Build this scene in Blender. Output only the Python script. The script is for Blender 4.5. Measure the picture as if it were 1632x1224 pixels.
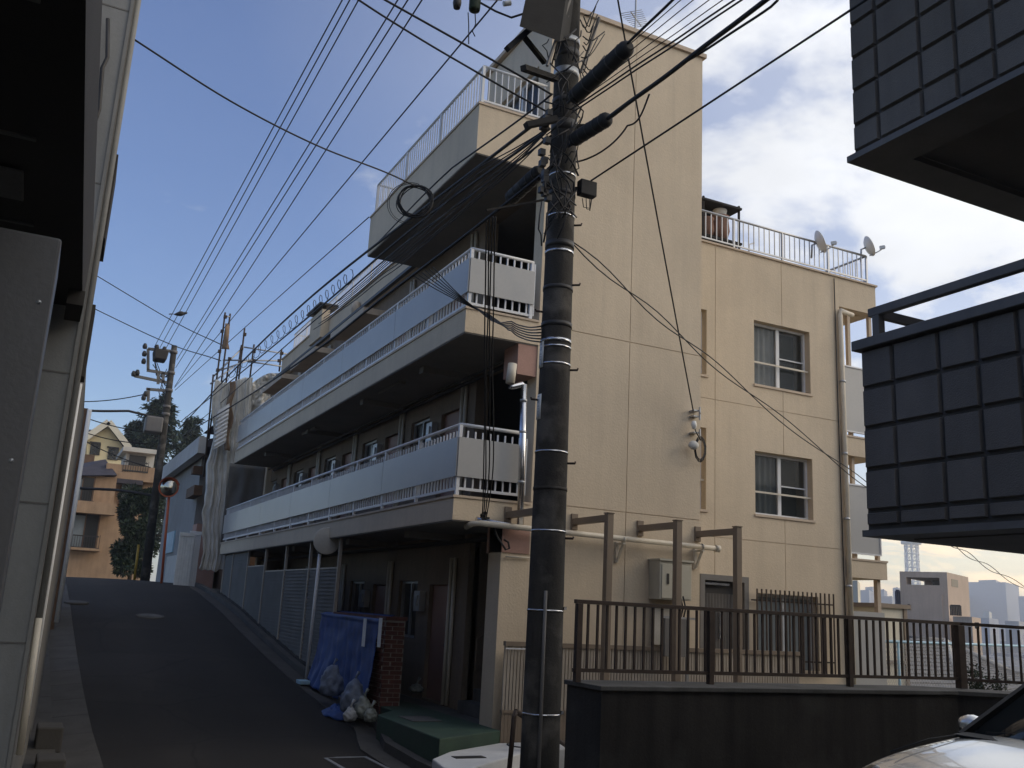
import bpy, bmesh, math, random
from mathutils import Vector, Matrix, noise
random.seed(7)
sc = bpy.context.scene
for o in list(bpy.data.objects): bpy.data.objects.remove(o)
R = math.radians
# ---------------------------------------------------------------- camera
FPX = 1514.13; YAW, PITCH, ROLL = R(26.069), R(13.3194), R(3.0117)
fw = Vector((math.sin(YAW)*math.cos(PITCH), math.cos(YAW)*math.cos(PITCH), math.sin(PITCH)))
rt0 = Vector((math.cos(YAW), -math.sin(YAW), 0)); up0 = rt0.cross(fw)
rt = rt0*math.cos(ROLL)+up0*math.sin(ROLL); up = -rt0*math.sin(ROLL)+up0*math.cos(ROLL)
cd = bpy.data.cameras.new('camera'); cam = bpy.data.objects.new('camera', cd); sc.collection.objects.link(cam)
m = Matrix((rt, up, -fw)).transposed().to_4x4(); cam.matrix_world = m
cd.sensor_width = 36; cd.lens = 36*FPX/1632; cd.clip_end = 9000; cd.clip_start = 0.05
sc.camera = cam
# ---------------------------------------------------------------- sky, sun, exposure
SUN_AZ, SUN_EL = R(114), R(24)      # azimuth from +Y towards +X
w = bpy.data.worlds.new('World'); sc.world = w; w.use_nodes = True
nt = w.node_tree; N = nt.nodes; L = nt.links; N.clear()
out = N.new('ShaderNodeOutputWorld'); bg = N.new('ShaderNodeBackground'); L.new(bg.outputs[0], out.inputs[0])
sky = N.new('ShaderNodeTexSky'); sky.sky_type = 'NISHITA'; sky.sun_disc = False
sky.sun_elevation = SUN_EL; sky.sun_rotation = SUN_AZ; sky.air_density = 1.0; sky.dust_density = .7; sky.ozone_density = 3.0; sky.altitude = 30
tc = N.new('ShaderNodeTexCoord'); sep = N.new('ShaderNodeSeparateXYZ'); L.new(tc.outputs['Generated'], sep.inputs[0])
def wm(op, a, b=None, c=None):
    n = N.new('ShaderNodeMath'); n.operation = op
    for i, v in enumerate((a, b, c)):
        if v is None: continue
        if isinstance(v, (int, float)): n.inputs[i].default_value = v
        else: L.new(v, n.inputs[i])
    return n.outputs[0]
zc = wm('ADD', wm('MAXIMUM', sep.outputs[2], 0.0), 0.16)
cmb = N.new('ShaderNodeCombineXYZ')
L.new(wm('DIVIDE', sep.outputs[0], zc), cmb.inputs[0]); L.new(wm('DIVIDE', sep.outputs[1], zc), cmb.inputs[1])
n1 = N.new('ShaderNodeTexNoise'); n1.inputs['Scale'].default_value = 1.6; n1.inputs['Detail'].default_value = 9; n1.inputs['Roughness'].default_value = .56
n1.inputs['Distortion'].default_value = .35
mp = N.new('ShaderNodeMapping'); L.new(cmb.outputs[0], mp.inputs[0]); mp.inputs['Location'].default_value = (3.1, 1.7, 0); L.new(mp.outputs[0], n1.inputs[0])
sd = Vector((math.sin(SUN_AZ)*math.cos(SUN_EL), math.cos(SUN_AZ)*math.cos(SUN_EL), math.sin(SUN_EL)))
dt = N.new('ShaderNodeVectorMath'); dt.operation = 'DOT_PRODUCT'; L.new(tc.outputs['Generated'], dt.inputs[0]); dt.inputs[1].default_value = (math.sin(R(118))*math.cos(R(20)), math.cos(R(118))*math.cos(R(20)), math.sin(R(20)))   # middle of the cloud bank
# more cloud towards the bank round the sun
cov = N.new('ShaderNodeMapRange'); L.new(dt.outputs['Value'], cov.inputs[0])
for i, v in ((1, -.05), (2, .55), (3, -.18), (4, .17)): cov.inputs[i].default_value = v
cr = N.new('ShaderNodeMapRange'); cr.interpolation_type = 'SMOOTHSTEP'
L.new(wm('ADD', n1.outputs[0], cov.outputs[0]), cr.inputs[0])
for i, v in ((1, .45), (2, .64), (3, .02), (4, .96)): cr.inputs[i].default_value = v
n2 = N.new('ShaderNodeTexNoise'); n2.inputs['Scale'].default_value = 2.6; n2.inputs['Detail'].default_value = 6; L.new(mp.outputs[0], n2.inputs[0])
glow = N.new('ShaderNodeMapRange'); L.new(dt.outputs['Value'], glow.inputs[0])
for i, v in ((1, -.1), (2, .8), (3, 4.4), (4, 7.4)): glow.inputs[i].default_value = v
shade = N.new('ShaderNodeMapRange'); L.new(n2.outputs[0], shade.inputs[0])
for i, v in ((1, .3), (2, .7), (3, .84), (4, 1.06)): shade.inputs[i].default_value = v
cl = wm('MULTIPLY', glow.outputs[0], shade.outputs[0])
tint = N.new('ShaderNodeMix'); tint.data_type = 'RGBA'; tint.inputs['A'].default_value = (2.15, 1.68, .98, 1); tint.inputs['B'].default_value = (.90, .98, 1.12, 1)
eln = N.new('ShaderNodeMapRange'); eln.interpolation_type = 'SMOOTHSTEP'; L.new(sep.outputs[2], eln.inputs[0]); eln.inputs[1].default_value = .0; eln.inputs[2].default_value = .2; L.new(eln.outputs[0], tint.inputs['Factor'])
ccol = N.new('ShaderNodeVectorMath'); ccol.operation = 'SCALE'; L.new(tint.outputs['Result'], ccol.inputs[0]); L.new(cl, ccol.inputs['Scale'])
hs = N.new('ShaderNodeHueSaturation'); hs.inputs['Saturation'].default_value = 1.2; hs.inputs['Hue'].default_value = .515; L.new(sky.outputs[0], hs.inputs['Color'])
mx = N.new('ShaderNodeMix'); mx.data_type = 'RGBA'; veil = N.new('ShaderNodeMapRange'); L.new(dt.outputs['Value'], veil.inputs[0])      # thin high veil, denser towards the bank
for i, v in ((1, -.1), (2, .6), (3, .07), (4, .56)): veil.inputs[i].default_value = v
L.new(wm('MAXIMUM', cr.outputs[0], veil.outputs[0]), mx.inputs['Factor']); L.new(hs.outputs[0], mx.inputs['A']); L.new(ccol.outputs[0], mx.inputs['B'])
L.new(mx.outputs['Result'], bg.inputs[0]); bg.inputs[1].default_value = 0.15
sl = bpy.data.lights.new('sun', 'SUN'); sl.energy = .75; sl.angle = R(26); sl.color = (1, .86, .68)
so = bpy.data.objects.new('sun', sl); sc.collection.objects.link(so); so.rotation_euler = (-sd).to_track_quat('-Z', 'Y').to_euler()
so.location = (60, 30, 60)
vs = sc.view_settings; vs.view_transform = 'Standard'; vs.look = 'None'; vs.exposure = 0.3; vs.gamma = 1; vs.use_curve_mapping = False
vs.use_white_balance = True; vs.white_balance_temperature = 7300; vs.white_balance_tint = 10      # the phone's warm, shade-set white balance
sc.render.engine = 'CYCLES'; sc.cycles.use_denoising = True; sc.cycles.max_bounces = 6; sc.cycles.volume_bounces = 2; sc.cycles.diffuse_bounces = 4; sc.cycles.glossy_bounces = 3
sc.cycles.transparent_max_bounces = 12
# ---------------------------------------------------------------- helpers
def ray(x, y): return fw+rt*((x-816)/FPX)-up*((y-612)/FPX)
def onX(x, y, X): d = ray(x, y); return d*(X/d.x)
def onY(x, y, Y): d = ray(x, y); return d*(Y/d.y)
def onZ(x, y, Z): d = ray(x, y); return d*(Z/d.z)
V = Vector
ORG = {}
col = sc.collection
def tag(o, label=None, cat=None, group=None, kind=None):
    if label: o['label'] = label
    if cat: o['category'] = cat
    if group: o['group'] = group
    if kind: o['kind'] = kind
    return o
def thing(name, loc, label, cat, group=None):
    o = bpy.data.objects.new(name, None); col.objects.link(o); o.location = loc; ORG[o] = V(loc); o.empty_display_size = .2
    return tag(o, label, cat, group)
class MB:
    def __init__(s): s.v = []; s.f = []; s.sm = []
    def add(s, vs, fs, smooth=False):
        n = len(s.v); s.v += [V(p) for p in vs]; s.f += [tuple(i+n for i in f) for f in fs]; s.sm += [smooth]*len(fs); return s
    def box(s, x0, x1, y0, y1, z0, z1):
        if x0 > x1: x0, x1 = x1, x0
        if y0 > y1: y0, y1 = y1, y0
        if z0 > z1: z0, z1 = z1, z0
        return s.add([(x0,y0,z0),(x1,y0,z0),(x1,y1,z0),(x0,y1,z0),(x0,y0,z1),(x1,y0,z1),(x1,y1,z1),(x0,y1,z1)],
              [(3,2,1,0),(4,5,6,7),(0,1,5,4),(1,2,6,5),(2,3,7,6),(3,0,4,7)])
    def hexa(s, b, t):   # four bottom points, four top points
        return s.add(list(b)+list(t), [(3,2,1,0),(4,5,6,7),(0,1,5,4),(1,2,6,5),(2,3,7,6),(3,0,4,7)])
    def bar(s, p, q, w, h, u=(0,0,1)):
        p, q = V(p), V(q); d = (q-p).normalized(); u = V(u)
        a = d.cross(u)
        if a.length < 1e-4: a = d.cross(V((1,0,0)))
        a.normalize(); b = a.cross(d); a *= w/2; b *= h/2
        return s.hexa([p-a-b, p+a-b, p+a+b, p-a+b], [q-a-b, q+a-b, q+a+b, q-a+b])
    def tube(s, pts, r, n=8, cap=True):
        pts = [V(p) for p in pts]; k = len(pts); rs = r if isinstance(r, (list, tuple)) else [r]*k
        ring = []; prev = None
        for i, p in enumerate(pts):
            d = (pts[min(i+1, k-1)]-pts[max(i-1, 0)]).normalized()
            if prev is None: a = d.orthogonal().normalized()
            else:
                a = prev-d*prev.dot(d)
                a = a.normalized() if a.length > 1e-5 else d.orthogonal().normalized()
            prev = a; b = d.cross(a)
            ring.append([p+(a*math.cos(2*math.pi*j/n)+b*math.sin(2*math.pi*j/n))*rs[i] for j in range(n)])
        vs = [x for rr in ring for x in rr]
        fs = [(i*n+j, i*n+(j+1) % n, (i+1)*n+(j+1) % n, (i+1)*n+j) for i in range(k-1) for j in range(n)]
        n0 = len(s.v); s.add(vs, fs, True)
        if cap:
            s.f += [tuple(n0+j for j in reversed(range(n))), tuple(n0+(k-1)*n+j for j in range(n))]; s.sm += [False, False]
        return s
    def lathe(s, prof, c, n=16, axis=(0,0,1)):
        ax = V(axis).normalized(); a = ax.orthogonal().normalized(); b = ax.cross(a); c = V(c)
        vs = [c+ax*z+(a*math.cos(2*math.pi*j/n)+b*math.sin(2*math.pi*j/n))*r for r, z in prof for j in range(n)]
        k = len(prof); fs = [(i*n+j, i*n+(j+1) % n, (i+1)*n+(j+1) % n, (i+1)*n+j) for i in range(k-1) for j in range(n)]
        return s.add(vs, fs, True)
    def grid(s, fn, nu, nv, smooth=True):
        vs = [fn(i/nu, j/nv) for j in range(nv+1) for i in range(nu+1)]
        fs = [(j*(nu+1)+i, j*(nu+1)+i+1, (j+1)*(nu+1)+i+1, (j+1)*(nu+1)+i) for j in range(nv) for i in range(nu)]
        return s.add(vs, fs, smooth)
    def prism(s, poly, a, b, axis='y'):   # poly in the plane normal to axis
        def P(u, v, t): return {'y': (u, t, v), 'x': (t, u, v), 'z': (u, v, t)}[axis]
        n = len(poly); vs = [P(u, v, a) for u, v in poly]+[P(u, v, b) for u, v in poly]
        fs = [tuple(range(n)), tuple(reversed(range(n, 2*n)))]+[(i, n+i, n+(i+1) % n, (i+1) % n) for i in range(n)]
        return s.add(vs, fs)
    def build(s, name, mat, parent=None, label=None, cat=None, group=None, kind=None, org=None, bevel=0, solid=0):
        if parent is not None: o_ = ORG[parent]
        elif org is not None: o_ = V(org)
        else:
            xs = [p.x for p in s.v]; ys = [p.y for p in s.v]; o_ = V(((min(xs)+max(xs))/2, (min(ys)+max(ys))/2, min(p.z for p in s.v)))
        me = bpy.data.meshes.new(name); me.from_pydata([p-o_ for p in s.v], [], s.f)
        me.polygons.foreach_set('use_smooth', s.sm); me.validate()
        bm = bmesh.new(); bm.from_mesh(me); bmesh.ops.recalc_face_normals(bm, faces=bm.faces); bm.to_mesh(me); bm.free()
        me.materials.append(mat); o = bpy.data.objects.new(name, me); col.objects.link(o)
        if parent is not None: o.parent = parent
        else: o.location = o_
        ORG[o] = o_
        if bevel:
            b = o.modifiers.new('bevel', 'BEVEL'); b.width = bevel; b.segments = 2; b.limit_method = 'ANGLE'
        if solid:
            b = o.modifiers.new('solid', 'SOLIDIFY'); b.thickness = solid; b.offset = 0
        return tag(o, label, cat, group, kind)
def place(name, me, loc, parent, rot=None):
    o = bpy.data.objects.new(name, me); col.objects.link(o); o.parent = parent; o.location = V(loc)-ORG[parent]; ORG[o] = V(loc)
    if rot: o.rotation_euler = rot
    return o
def mesh_of(mb, mat, name):
    me = bpy.data.meshes.new(name); me.from_pydata([tuple(p) for p in mb.v], [], mb.f); me.polygons.foreach_set('use_smooth', mb.sm)
    bm = bmesh.new(); bm.from_mesh(me); bmesh.ops.recalc_face_normals(bm, faces=bm.faces); bm.to_mesh(me); bm.free()
    me.materials.append(mat); return me
def copy_tree(o, parent=None):
    c = o.copy(); col.objects.link(c); c.parent = parent; ORG[c] = ORG[o]
    for ch in o.children: copy_tree(ch, c)
    return c
# ---------------------------------------------------------------- materials
M = {}
def mat(name, base, rough=.8, var=.12, scale=2.5, bump=0, bscale=120, metal=0, streak=0, alpha=1, trans=0, ior=1.45, coat=0, spot=0, spotcol=(.1,.09,.08), spotscale=1.3, objvar=0, runs=0):
    m = bpy.data.materials.new(name); m.use_nodes = True; t = m.node_tree; n = t.nodes; l = t.links
    b = n['Principled BSDF']; b.inputs['Roughness'].default_value = rough; b.inputs['Metallic'].default_value = metal
    tc = n.new('ShaderNodeTexCoord'); geo = n.new('ShaderNodeNewGeometry')
    def nz(sc_, det, vec=None):
        x = n.new('ShaderNodeTexNoise'); x.inputs['Scale'].default_value = sc_; x.inputs['Detail'].default_value = det
        l.new(vec or geo.outputs['Position'], x.inputs[0]); return x
    c = n.new('ShaderNodeRGB'); c.outputs[0].default_value = (*base, 1); cur = c.outputs[0]
    def scaleby(cur, fac, lo, hi, a=.3, bb=.7):
        r = n.new('ShaderNodeMapRange'); l.new(fac, r.inputs[0])
        for i, v in ((1, a), (2, bb), (3, lo), (4, hi)): r.inputs[i].default_value = v
        h = n.new('ShaderNodeVectorMath'); h.operation = 'SCALE'; l.new(cur, h.inputs[0]); l.new(r.outputs[0], h.inputs['Scale']); return h.outputs[0]
    if var:
        cur = scaleby(cur, nz(scale, 6).outputs[0], 1-var, 1+var)
        cur = scaleby(cur, nz(scale*17, 3).outputs[0], 1-var*.5, 1+var*.5)
    if streak:
        mpn = n.new('ShaderNodeMapping'); mpn.inputs['Scale'].default_value = (5, 5, .25); l.new(geo.outputs['Position'], mpn.inputs[0])
        cur = scaleby(cur, nz(1.0, 5, mpn.outputs[0]).outputs[0], 1-streak, 1.03, .32, .6)
    if objvar:
        oi = n.new('ShaderNodeObjectInfo'); cur = scaleby(cur, oi.outputs['Random'], 1-objvar, 1+objvar, 0, 1)
    if runs:
        mpn = n.new('ShaderNodeMapping'); mpn.inputs['Scale'].default_value = (5, 5, .5); l.new(geo.outputs['Position'], mpn.inputs[0])
        cur = scaleby(cur, nz(1.0, 3, mpn.outputs[0]).outputs[0], 1.0, 1-runs, .6, .74)
    if spot:
        r = n.new('ShaderNodeMapRange'); l.new(nz(spotscale, 9).outputs[0], r.inputs[0])
        for i, v in ((1, .52), (2, .66), (3, 0), (4, spot)): r.inputs[i].default_value = v
        mxn = n.new('ShaderNodeMix'); mxn.data_type = 'RGBA'; l.new(r.outputs[0], mxn.inputs['Factor']); l.new(cur, mxn.inputs['A']); mxn.inputs['B'].default_value = (*spotcol, 1)
        cur = mxn.outputs['Result']
    l.new(cur, b.inputs['Base Color'])
    if bump:
        bn = n.new('ShaderNodeBump'); bn.inputs['Strength'].default_value = bump; bn.inputs['Distance'].default_value = .01
        l.new(nz(bscale, 4).outputs[0], bn.inputs['Height']); l.new(bn.outputs[0], b.inputs['Normal'])
    b.inputs['Alpha'].default_value = alpha; b.inputs['Transmission Weight'].default_value = trans; b.inputs['IOR'].default_value = ior
    if coat: b.inputs['Coat Weight'].default_value = coat; b.inputs['Coat Roughness'].default_value = .04
    M[name] = m; return m
mat('stucco', (.60,.495,.365), .9, .05, .9, .5, 30, streak=.03, spot=.14, spotcol=(.36,.29,.22), spotscale=.8, runs=.06)
mat('stucco_shaded', (.19,.142,.10), .9, .12, 1.2, .35, 60, streak=.1)  # beige stucco darkened: shade of the corridor recess put into its colour
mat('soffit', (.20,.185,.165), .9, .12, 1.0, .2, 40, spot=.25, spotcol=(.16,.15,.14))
mat('coping', (.52,.42,.32), .8, .08, 2)
mat('pinkbeam', (.42,.25,.2), .85, .12, 2, .2)
mat('white_metal', (.66,.67,.68), .42, .06, 3, spot=.12, spotcol=(.4,.36,.3), spotscale=4)
mat('panel', (.41,.405,.39), .33, .04, 1.2, streak=0, spot=.3, spotcol=(.33,.34,.35), spotscale=1.6)
mat('grey_metal', (.42,.43,.44), .4, .1, 4, metal=.6)
mat('steel', (.55,.55,.56), .22, .1, 6, metal=1)
mat('rust', (.05,.033,.025), .7, .25, 9, .2)
mat('dark_metal', (.035,.033,.032), .5, .2, 6)
mat('equipment', (.025,.024,.023), .95, .2, 5); mat('black_plastic', (.016,.016,.016), .7, .2, 5)
mat('cable', (.014,.014,.016), .6, 0)
mat('concrete_pole', (.045,.041,.036), .92, .22, 3, .5, 60, streak=.35, spot=.6, spotcol=(.16,.145,.125), spotscale=3.1)
mat('asphalt', (.0175,.0145,.012), .9, .16, .7, .8, 220, spot=.3, spotcol=(.027,.024,.021), spotscale=.5)
mat('concrete_dark', (.10,.098,.092), .92, .2, 2, .4, 70, streak=.2, spot=.4, spotcol=(.04,.04,.035))
mat('gutter', (.065,.06,.055), .92, .2, 2.4, .4, 90, spot=.35, spotcol=(.05,.05,.045))
mat('concrete_wall', (.032,.029,.026), .95, .2, 1.6, .4, 50, streak=.45, spot=.4, spotcol=(.07,.068,.062))
mat('white_pave', (.58,.58,.57), .9, .08, 2, .3, 150, spot=.2, spotcol=(.35,.34,.32))
mat('green_floor', (.03,.062,.042), .8, .15, 2, .25, 100, spot=.35, spotcol=(.05,.06,.055))
mat('earth', (.11,.105,.085), .95, .25, .3, .3, 10, spot=.4, spotcol=(.07,.085,.05))
mat('brown_post', (.22,.17,.125), .5, .06, 2)
mat('cream_pipe', (.6,.54,.44), .5, .08, 3)
mat('cream_box', (.50,.47,.38), .55, .06, 2)
mat('slat', (.36,.315,.26), .55, .1, 3)
mat('glass', (.04,.05,.05), .05, 0, alpha=.3); mat('glass_car', (.03,.035,.035), .04, 0, alpha=.9)
mat('glass_dark', (.012,.012,.012), .3, 0)
mat('frosted', (.22,.25,.26), .25, .06, 3)
mat('curtain', (.6,.62,.6), .9, .08, 6)
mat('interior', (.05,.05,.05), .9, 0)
mat('door_brown', (.28,.15,.11), .5, .06, 2)
mat('tile_dark', (.18,.162,.142), .9, .08, 3, .5, 110, spot=.2, spotcol=(.10,.095,.09), objvar=.1, streak=.1)
mat('joint_dark', (.095,.088,.08), .85, .1, 3, .3)
mat('trim_grey', (.16,.15,.14), .6, .08, 3, streak=.1)
mat('soffit_dark', (.16,.145,.13), .8, .1, 3, .2, 60)
mat('brick', (.10,.035,.025), .85, .3, 6, .3, 80)
mat('mortar', (.3,.27,.24), .9, .1, 8)
mat('blue_net', (.012,.05,.2), .6, .25, 6)
mat('bag', (.12,.15,.21), .5, .3, 9); mat('bag_white', (.33,.34,.35), .4, .2, 9)
mat('bag_clear', (.2,.215,.19), .3, .4, 14)
mat('paper', (.7,.71,.68), .8, .08, 6)
mat('yellow_paint', (.35,.22,.03), .6, .2, 5); mat('orange', (.45,.1,.04), .5, .1, 5)
mat('mirror', (.5,.48,.42), .12, .05, 2, metal=1)
mat('orange_house', (.36,.235,.145), .9, .12, 1.6, .4, 20, streak=.12)
mat('yellow_house', (.72,.6,.36), .9, .04, 1)
mat('eaves_pale', (.45,.44,.42), .7, .08, 2)
mat('roof_dark', (.05,.045,.055), .8, .2, 2, .3, 20)
mat('roof_blue', (.05,.05,.085), .7, .15, 2, .2, 20)
mat('roof_tile', (.16,.155,.15), .8, .2, 3, .3, 30)
mat('grey_house', (.27,.265,.255), .8, .08, 1.5)
mat('white_siding', (.72,.72,.71), .7, .06, 2)
mat('wood', (.13,.075,.045), .8, .2, 4)
mat('netting', (.62,.61,.57), .9, .14, 2.5, .3, 14, alpha=.93, streak=.15)
mat('leaf', (.017,.032,.014), .7, .35, 1.8)
mat('leaf_conifer', (.016,.035,.02), .7, .35, 1.2)
mat('bark', (.08,.06,.045), .95, .2, 6, .5, 30)
mat('blue_paint', (.30,.48,.58), .55, .08, 3)
mat('cream_wall', (.66,.61,.49), .85, .06, 1)
mat('pink_wall', (.50,.39,.31), .9, .07, .5, streak=.06)
mat('city', (.30,.32,.36), .8, .05, .01)
mat('city_glass', (.16,.19,.24), .4, .03, .01)
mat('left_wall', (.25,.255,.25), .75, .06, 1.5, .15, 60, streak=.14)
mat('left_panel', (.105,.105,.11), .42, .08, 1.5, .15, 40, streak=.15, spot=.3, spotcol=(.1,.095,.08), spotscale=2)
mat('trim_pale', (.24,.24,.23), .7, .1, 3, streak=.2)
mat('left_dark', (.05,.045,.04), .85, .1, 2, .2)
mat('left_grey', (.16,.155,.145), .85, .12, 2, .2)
mat('car_paint', (.86,.85,.79), .27, 0, metal=.6, coat=1)
mat('rubber', (.02,.02,.02), .8, .1)
mat('chrome', (.7,.7,.7), .12, 0, metal=1)
mat('plaster_light', (.52,.5,.45), .85, .1, 2)
mat('tarp_rust', (.22,.15,.1), .9, .3, 4)
mat('ceramic', (.75,.73,.68), .3, .03)
mat('water_tank', (.22,.12,.085), .8, .2, 4)
# fine window-like grid on the far city blocks (too far to model pane by pane)
for nm, dk in (('city', .72), ('city_glass', .8)):
    t = M[nm].node_tree; n = t.nodes; l = t.links; b = n['Principled BSDF']
    br = n.new('ShaderNodeTexBrick'); g = n.new('ShaderNodeNewGeometry'); sx = n.new('ShaderNodeSeparateXYZ'); cb = n.new('ShaderNodeCombineXYZ')
    ad = n.new('ShaderNodeMath'); l.new(g.outputs['Position'], sx.inputs[0]); l.new(sx.outputs[0], ad.inputs[0]); l.new(sx.outputs[1], ad.inputs[1])
    l.new(ad.outputs[0], cb.inputs[0]); l.new(sx.outputs[2], cb.inputs[1]); l.new(cb.outputs[0], br.inputs['Vector'])
    br.inputs['Scale'].default_value = .12; br.offset = 0; br.inputs['Mortar Size'].default_value = .12
    src = b.inputs['Base Color'].links[0].from_socket
    sc1 = n.new('ShaderNodeVectorMath'); sc1.operation = 'SCALE'; l.new(src, sc1.inputs[0]); sc1.inputs['Scale'].default_value = dk
    l.new(src, br.inputs['Mortar']); l.new(sc1.outputs[0], br.inputs['Color1']); l.new(sc1.outputs[0], br.inputs['Color2']); l.new(br.outputs[0], b.inputs['Base Color'])

# worn asphalt: repaired patches, cracks and the paler tracks of wheels
t_ = M['asphalt'].node_tree; n_ = t_.nodes; l_ = t_.links; b_ = n_['Principled BSDF']; src = b_.inputs['Base Color'].links[0].from_socket
g_ = n_.new('ShaderNodeNewGeometry'); sx_ = n_.new('ShaderNodeSeparateXYZ'); l_.new(g_.outputs['Position'], sx_.inputs[0])
def mr(sock, a, b, c, d):
    r = n_.new('ShaderNodeMapRange'); r.interpolation_type = 'SMOOTHSTEP'; l_.new(sock, r.inputs[0])
    for i, v in ((1, a), (2, b), (3, c), (4, d)): r.inputs[i].default_value = v
    return r.outputs[0]
def sc_(cur, f):
    h = n_.new('ShaderNodeVectorMath'); h.operation = 'SCALE'; l_.new(cur, h.inputs[0]); l_.new(f, h.inputs['Scale']); return h.outputs[0]
vo = n_.new('ShaderNodeTexVoronoi'); vo.feature = 'DISTANCE_TO_EDGE'; vo.inputs['Scale'].default_value = .42
dn = n_.new('ShaderNodeTexNoise'); dn.inputs['Scale'].default_value = 1.4; dn.inputs['Detail'].default_value = 6; l_.new(g_.outputs['Position'], dn.inputs[0])
mxv = n_.new('ShaderNodeMix'); mxv.data_type = 'VECTOR'; mxv.inputs['Factor'].default_value = .22; l_.new(g_.outputs['Position'], mxv.inputs['A']); l_.new(dn.outputs['Color'], mxv.inputs['B']); l_.new(mxv.outputs['Result'], vo.inputs['Vector'])
cur = sc_(src, mr(vo.outputs['Distance'], .0, .012, .45, 1.0))
vp = n_.new('ShaderNodeTexVoronoi'); vp.inputs['Scale'].default_value = .33; vp.distance = 'CHEBYCHEV'; l_.new(g_.outputs['Position'], vp.inputs['Vector'])
sp = n_.new('ShaderNodeSeparateColor'); l_.new(vp.outputs['Color'], sp.inputs[0]); cur = sc_(cur, mr(sp.outputs[0], .1, .9, .86, 1.2))
w1 = n_.new('ShaderNodeMath'); w1.operation = 'SINE'; mu = n_.new('ShaderNodeMath'); mu.operation = 'MULTIPLY'; mu.inputs[1].default_value = 3.6; l_.new(sx_.outputs[0], mu.inputs[0]); l_.new(mu.outputs[0], w1.inputs[0]); cur = sc_(cur, mr(w1.outputs[0], -.2, 1, .95, 1.2))
l_.new(cur, b_.inputs['Base Color'])
def wall(mb, axis, d0, d1, u0, u1, z0, z1, holes=()):
    us = sorted({u0, u1, *[min(max(h[i], u0), u1) for h in holes for i in (0, 1)]}); zs = sorted({z0, z1, *[min(max(h[i], z0), z1) for h in holes for i in (2, 3)]})
    nu, nz = len(us)-1, len(zs)-1
    def solid(i, j):
        if i < 0 or j < 0 or i >= nu or j >= nz: return False
        cu, cz = (us[i]+us[i+1])/2, (zs[j]+zs[j+1])/2
        return not any(h[0] < cu < h[1] and h[2] < cz < h[3] for h in holes)
    P = (lambda u, d, z: (u, d, z)) if axis == 'y' else (lambda u, d, z: (d, u, z))
    for i in range(nu):
        for j in range(nz):
            if not solid(i, j): continue
            a, b, c, d = us[i], us[i+1], zs[j], zs[j+1]
            mb.add([P(a,d0,c), P(b,d0,c), P(b,d0,d), P(a,d0,d)], [(0,1,2,3)]); mb.add([P(a,d1,c), P(b,d1,c), P(b,d1,d), P(a,d1,d)], [(3,2,1,0)])
            for di, dj, q in ((-1,0,(a,a,c,d)), (1,0,(b,b,c,d)), (0,-1,(a,b,c,c)), (0,1,(a,b,d,d))):
                if not solid(i+di, j+dj):
                    if di: mb.add([P(q[0],d0,c), P(q[0],d1,c), P(q[0],d1,d), P(q[0],d0,d)], [(0,1,2,3)])
                    else: mb.add([P(a,d0,q[2]), P(b,d0,q[2]), P(b,d1,q[2]), P(a,d1,q[2])], [(0,1,2,3)])
    return mb
# ---------------------------------------------------------------- ground and road
PROF = [(-60,-1.1),(-10,-1.45),(0,-1.66),(6,-1.93),(10,-2.06),(12,-2.06),(15,-1.93),(18,-1.66),(20.7,-1.36),(23,-1.06),(25,-.8),(27,-.5),(29.2,-.25),(31.5,0.0),(34,.2),(37,.3),(45,.3),(60,.35),(80,.5),(200,1.0)]
def zr(y):
    for (a, za), (b, zb) in zip(PROF, PROF[1:]):
        if y <= b: t = max(0, (y-a)/(b-a)); return za+(zb-za)*t
    return PROF[-1][1]
def gz(x, y):
    z = zr(y)-.08
    if x > 5.3:
        base = min(z, -2.05) if y < 33 else z
        t = min(1, max(0, (x-5.3)/1.2)); z = z*(1-t)+base*t
    if x > 17: t = min(1, (x-17)/180); z = z*(1-t)+(-26)*t; z -= 3.2*min(1, (x-17)/8)*(1-t)
    if x < -15: t = min(1, (-15-x)/120); z = z*(1-t)-6*t
    if y > 120: t = min(1, (y-120)/400); z = z*(1-t)-26*t if x > 17 else z
    return z
gx = [-3000,-800,-300,-120,-60,-30,-15,-6,-2,.0,.6,1.15,2,3,4,4.9,5.3,5.9,6.5,8,10,12,14,16,17,18.5,20,22,25,30,40,60,90,130,197,300,600,1200,2500]
gy = [-3000,-800,-200,-80,-40,-20,-10,-5,0,3,6,8,9,10,11,12,13.5,15,16.5,18,19.5,20.7,22,23,24,25,26,27,28,29.2,30.5,31.5,33,34,35.5,37,39,42,45,52,60,70,80,100,120,160,240,400,700,1200,2000,2500]
mb = MB(); mb.add([(x, y, gz(x, y)) for y in gy for x in gx], [(j*len(gx)+i, j*len(gx)+i+1, (j+1)*len(gx)+i+1, (j+1)*len(gx)+i) for j in range(len(gy)-1) for i in range(len(gx)-1)], True)
mb.build('ground', M['earth'], kind='structure', org=(0,0,-2))
ry = [-30+.8*i for i in range(int(76/.8))]+[46, 50, 54]
def strip(x0, x1, ys, dz, nx=4):
    mb = MB(); mb.grid(lambda u, v: None, 0, 0) if False else None
    vs = []; xs = [x0+(x1-x0)*i/nx for i in range(nx+1)]
    vs = [(x, y, zr(y)+dz+.03*math.sin((x-x0)/(x1-x0)*math.pi)) for y in ys for x in xs]
    mb.add(vs, [(j*(nx+1)+i, j*(nx+1)+i+1, (j+1)*(nx+1)+i+1, (j+1)*(nx+1)+i) for j in range(len(ys)-1) for i in range(nx)], True); return mb
road = strip(1.15, 4.9, ry, 0).build('road', M['asphalt'], kind='structure', org=(3,0,-1.7))
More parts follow.
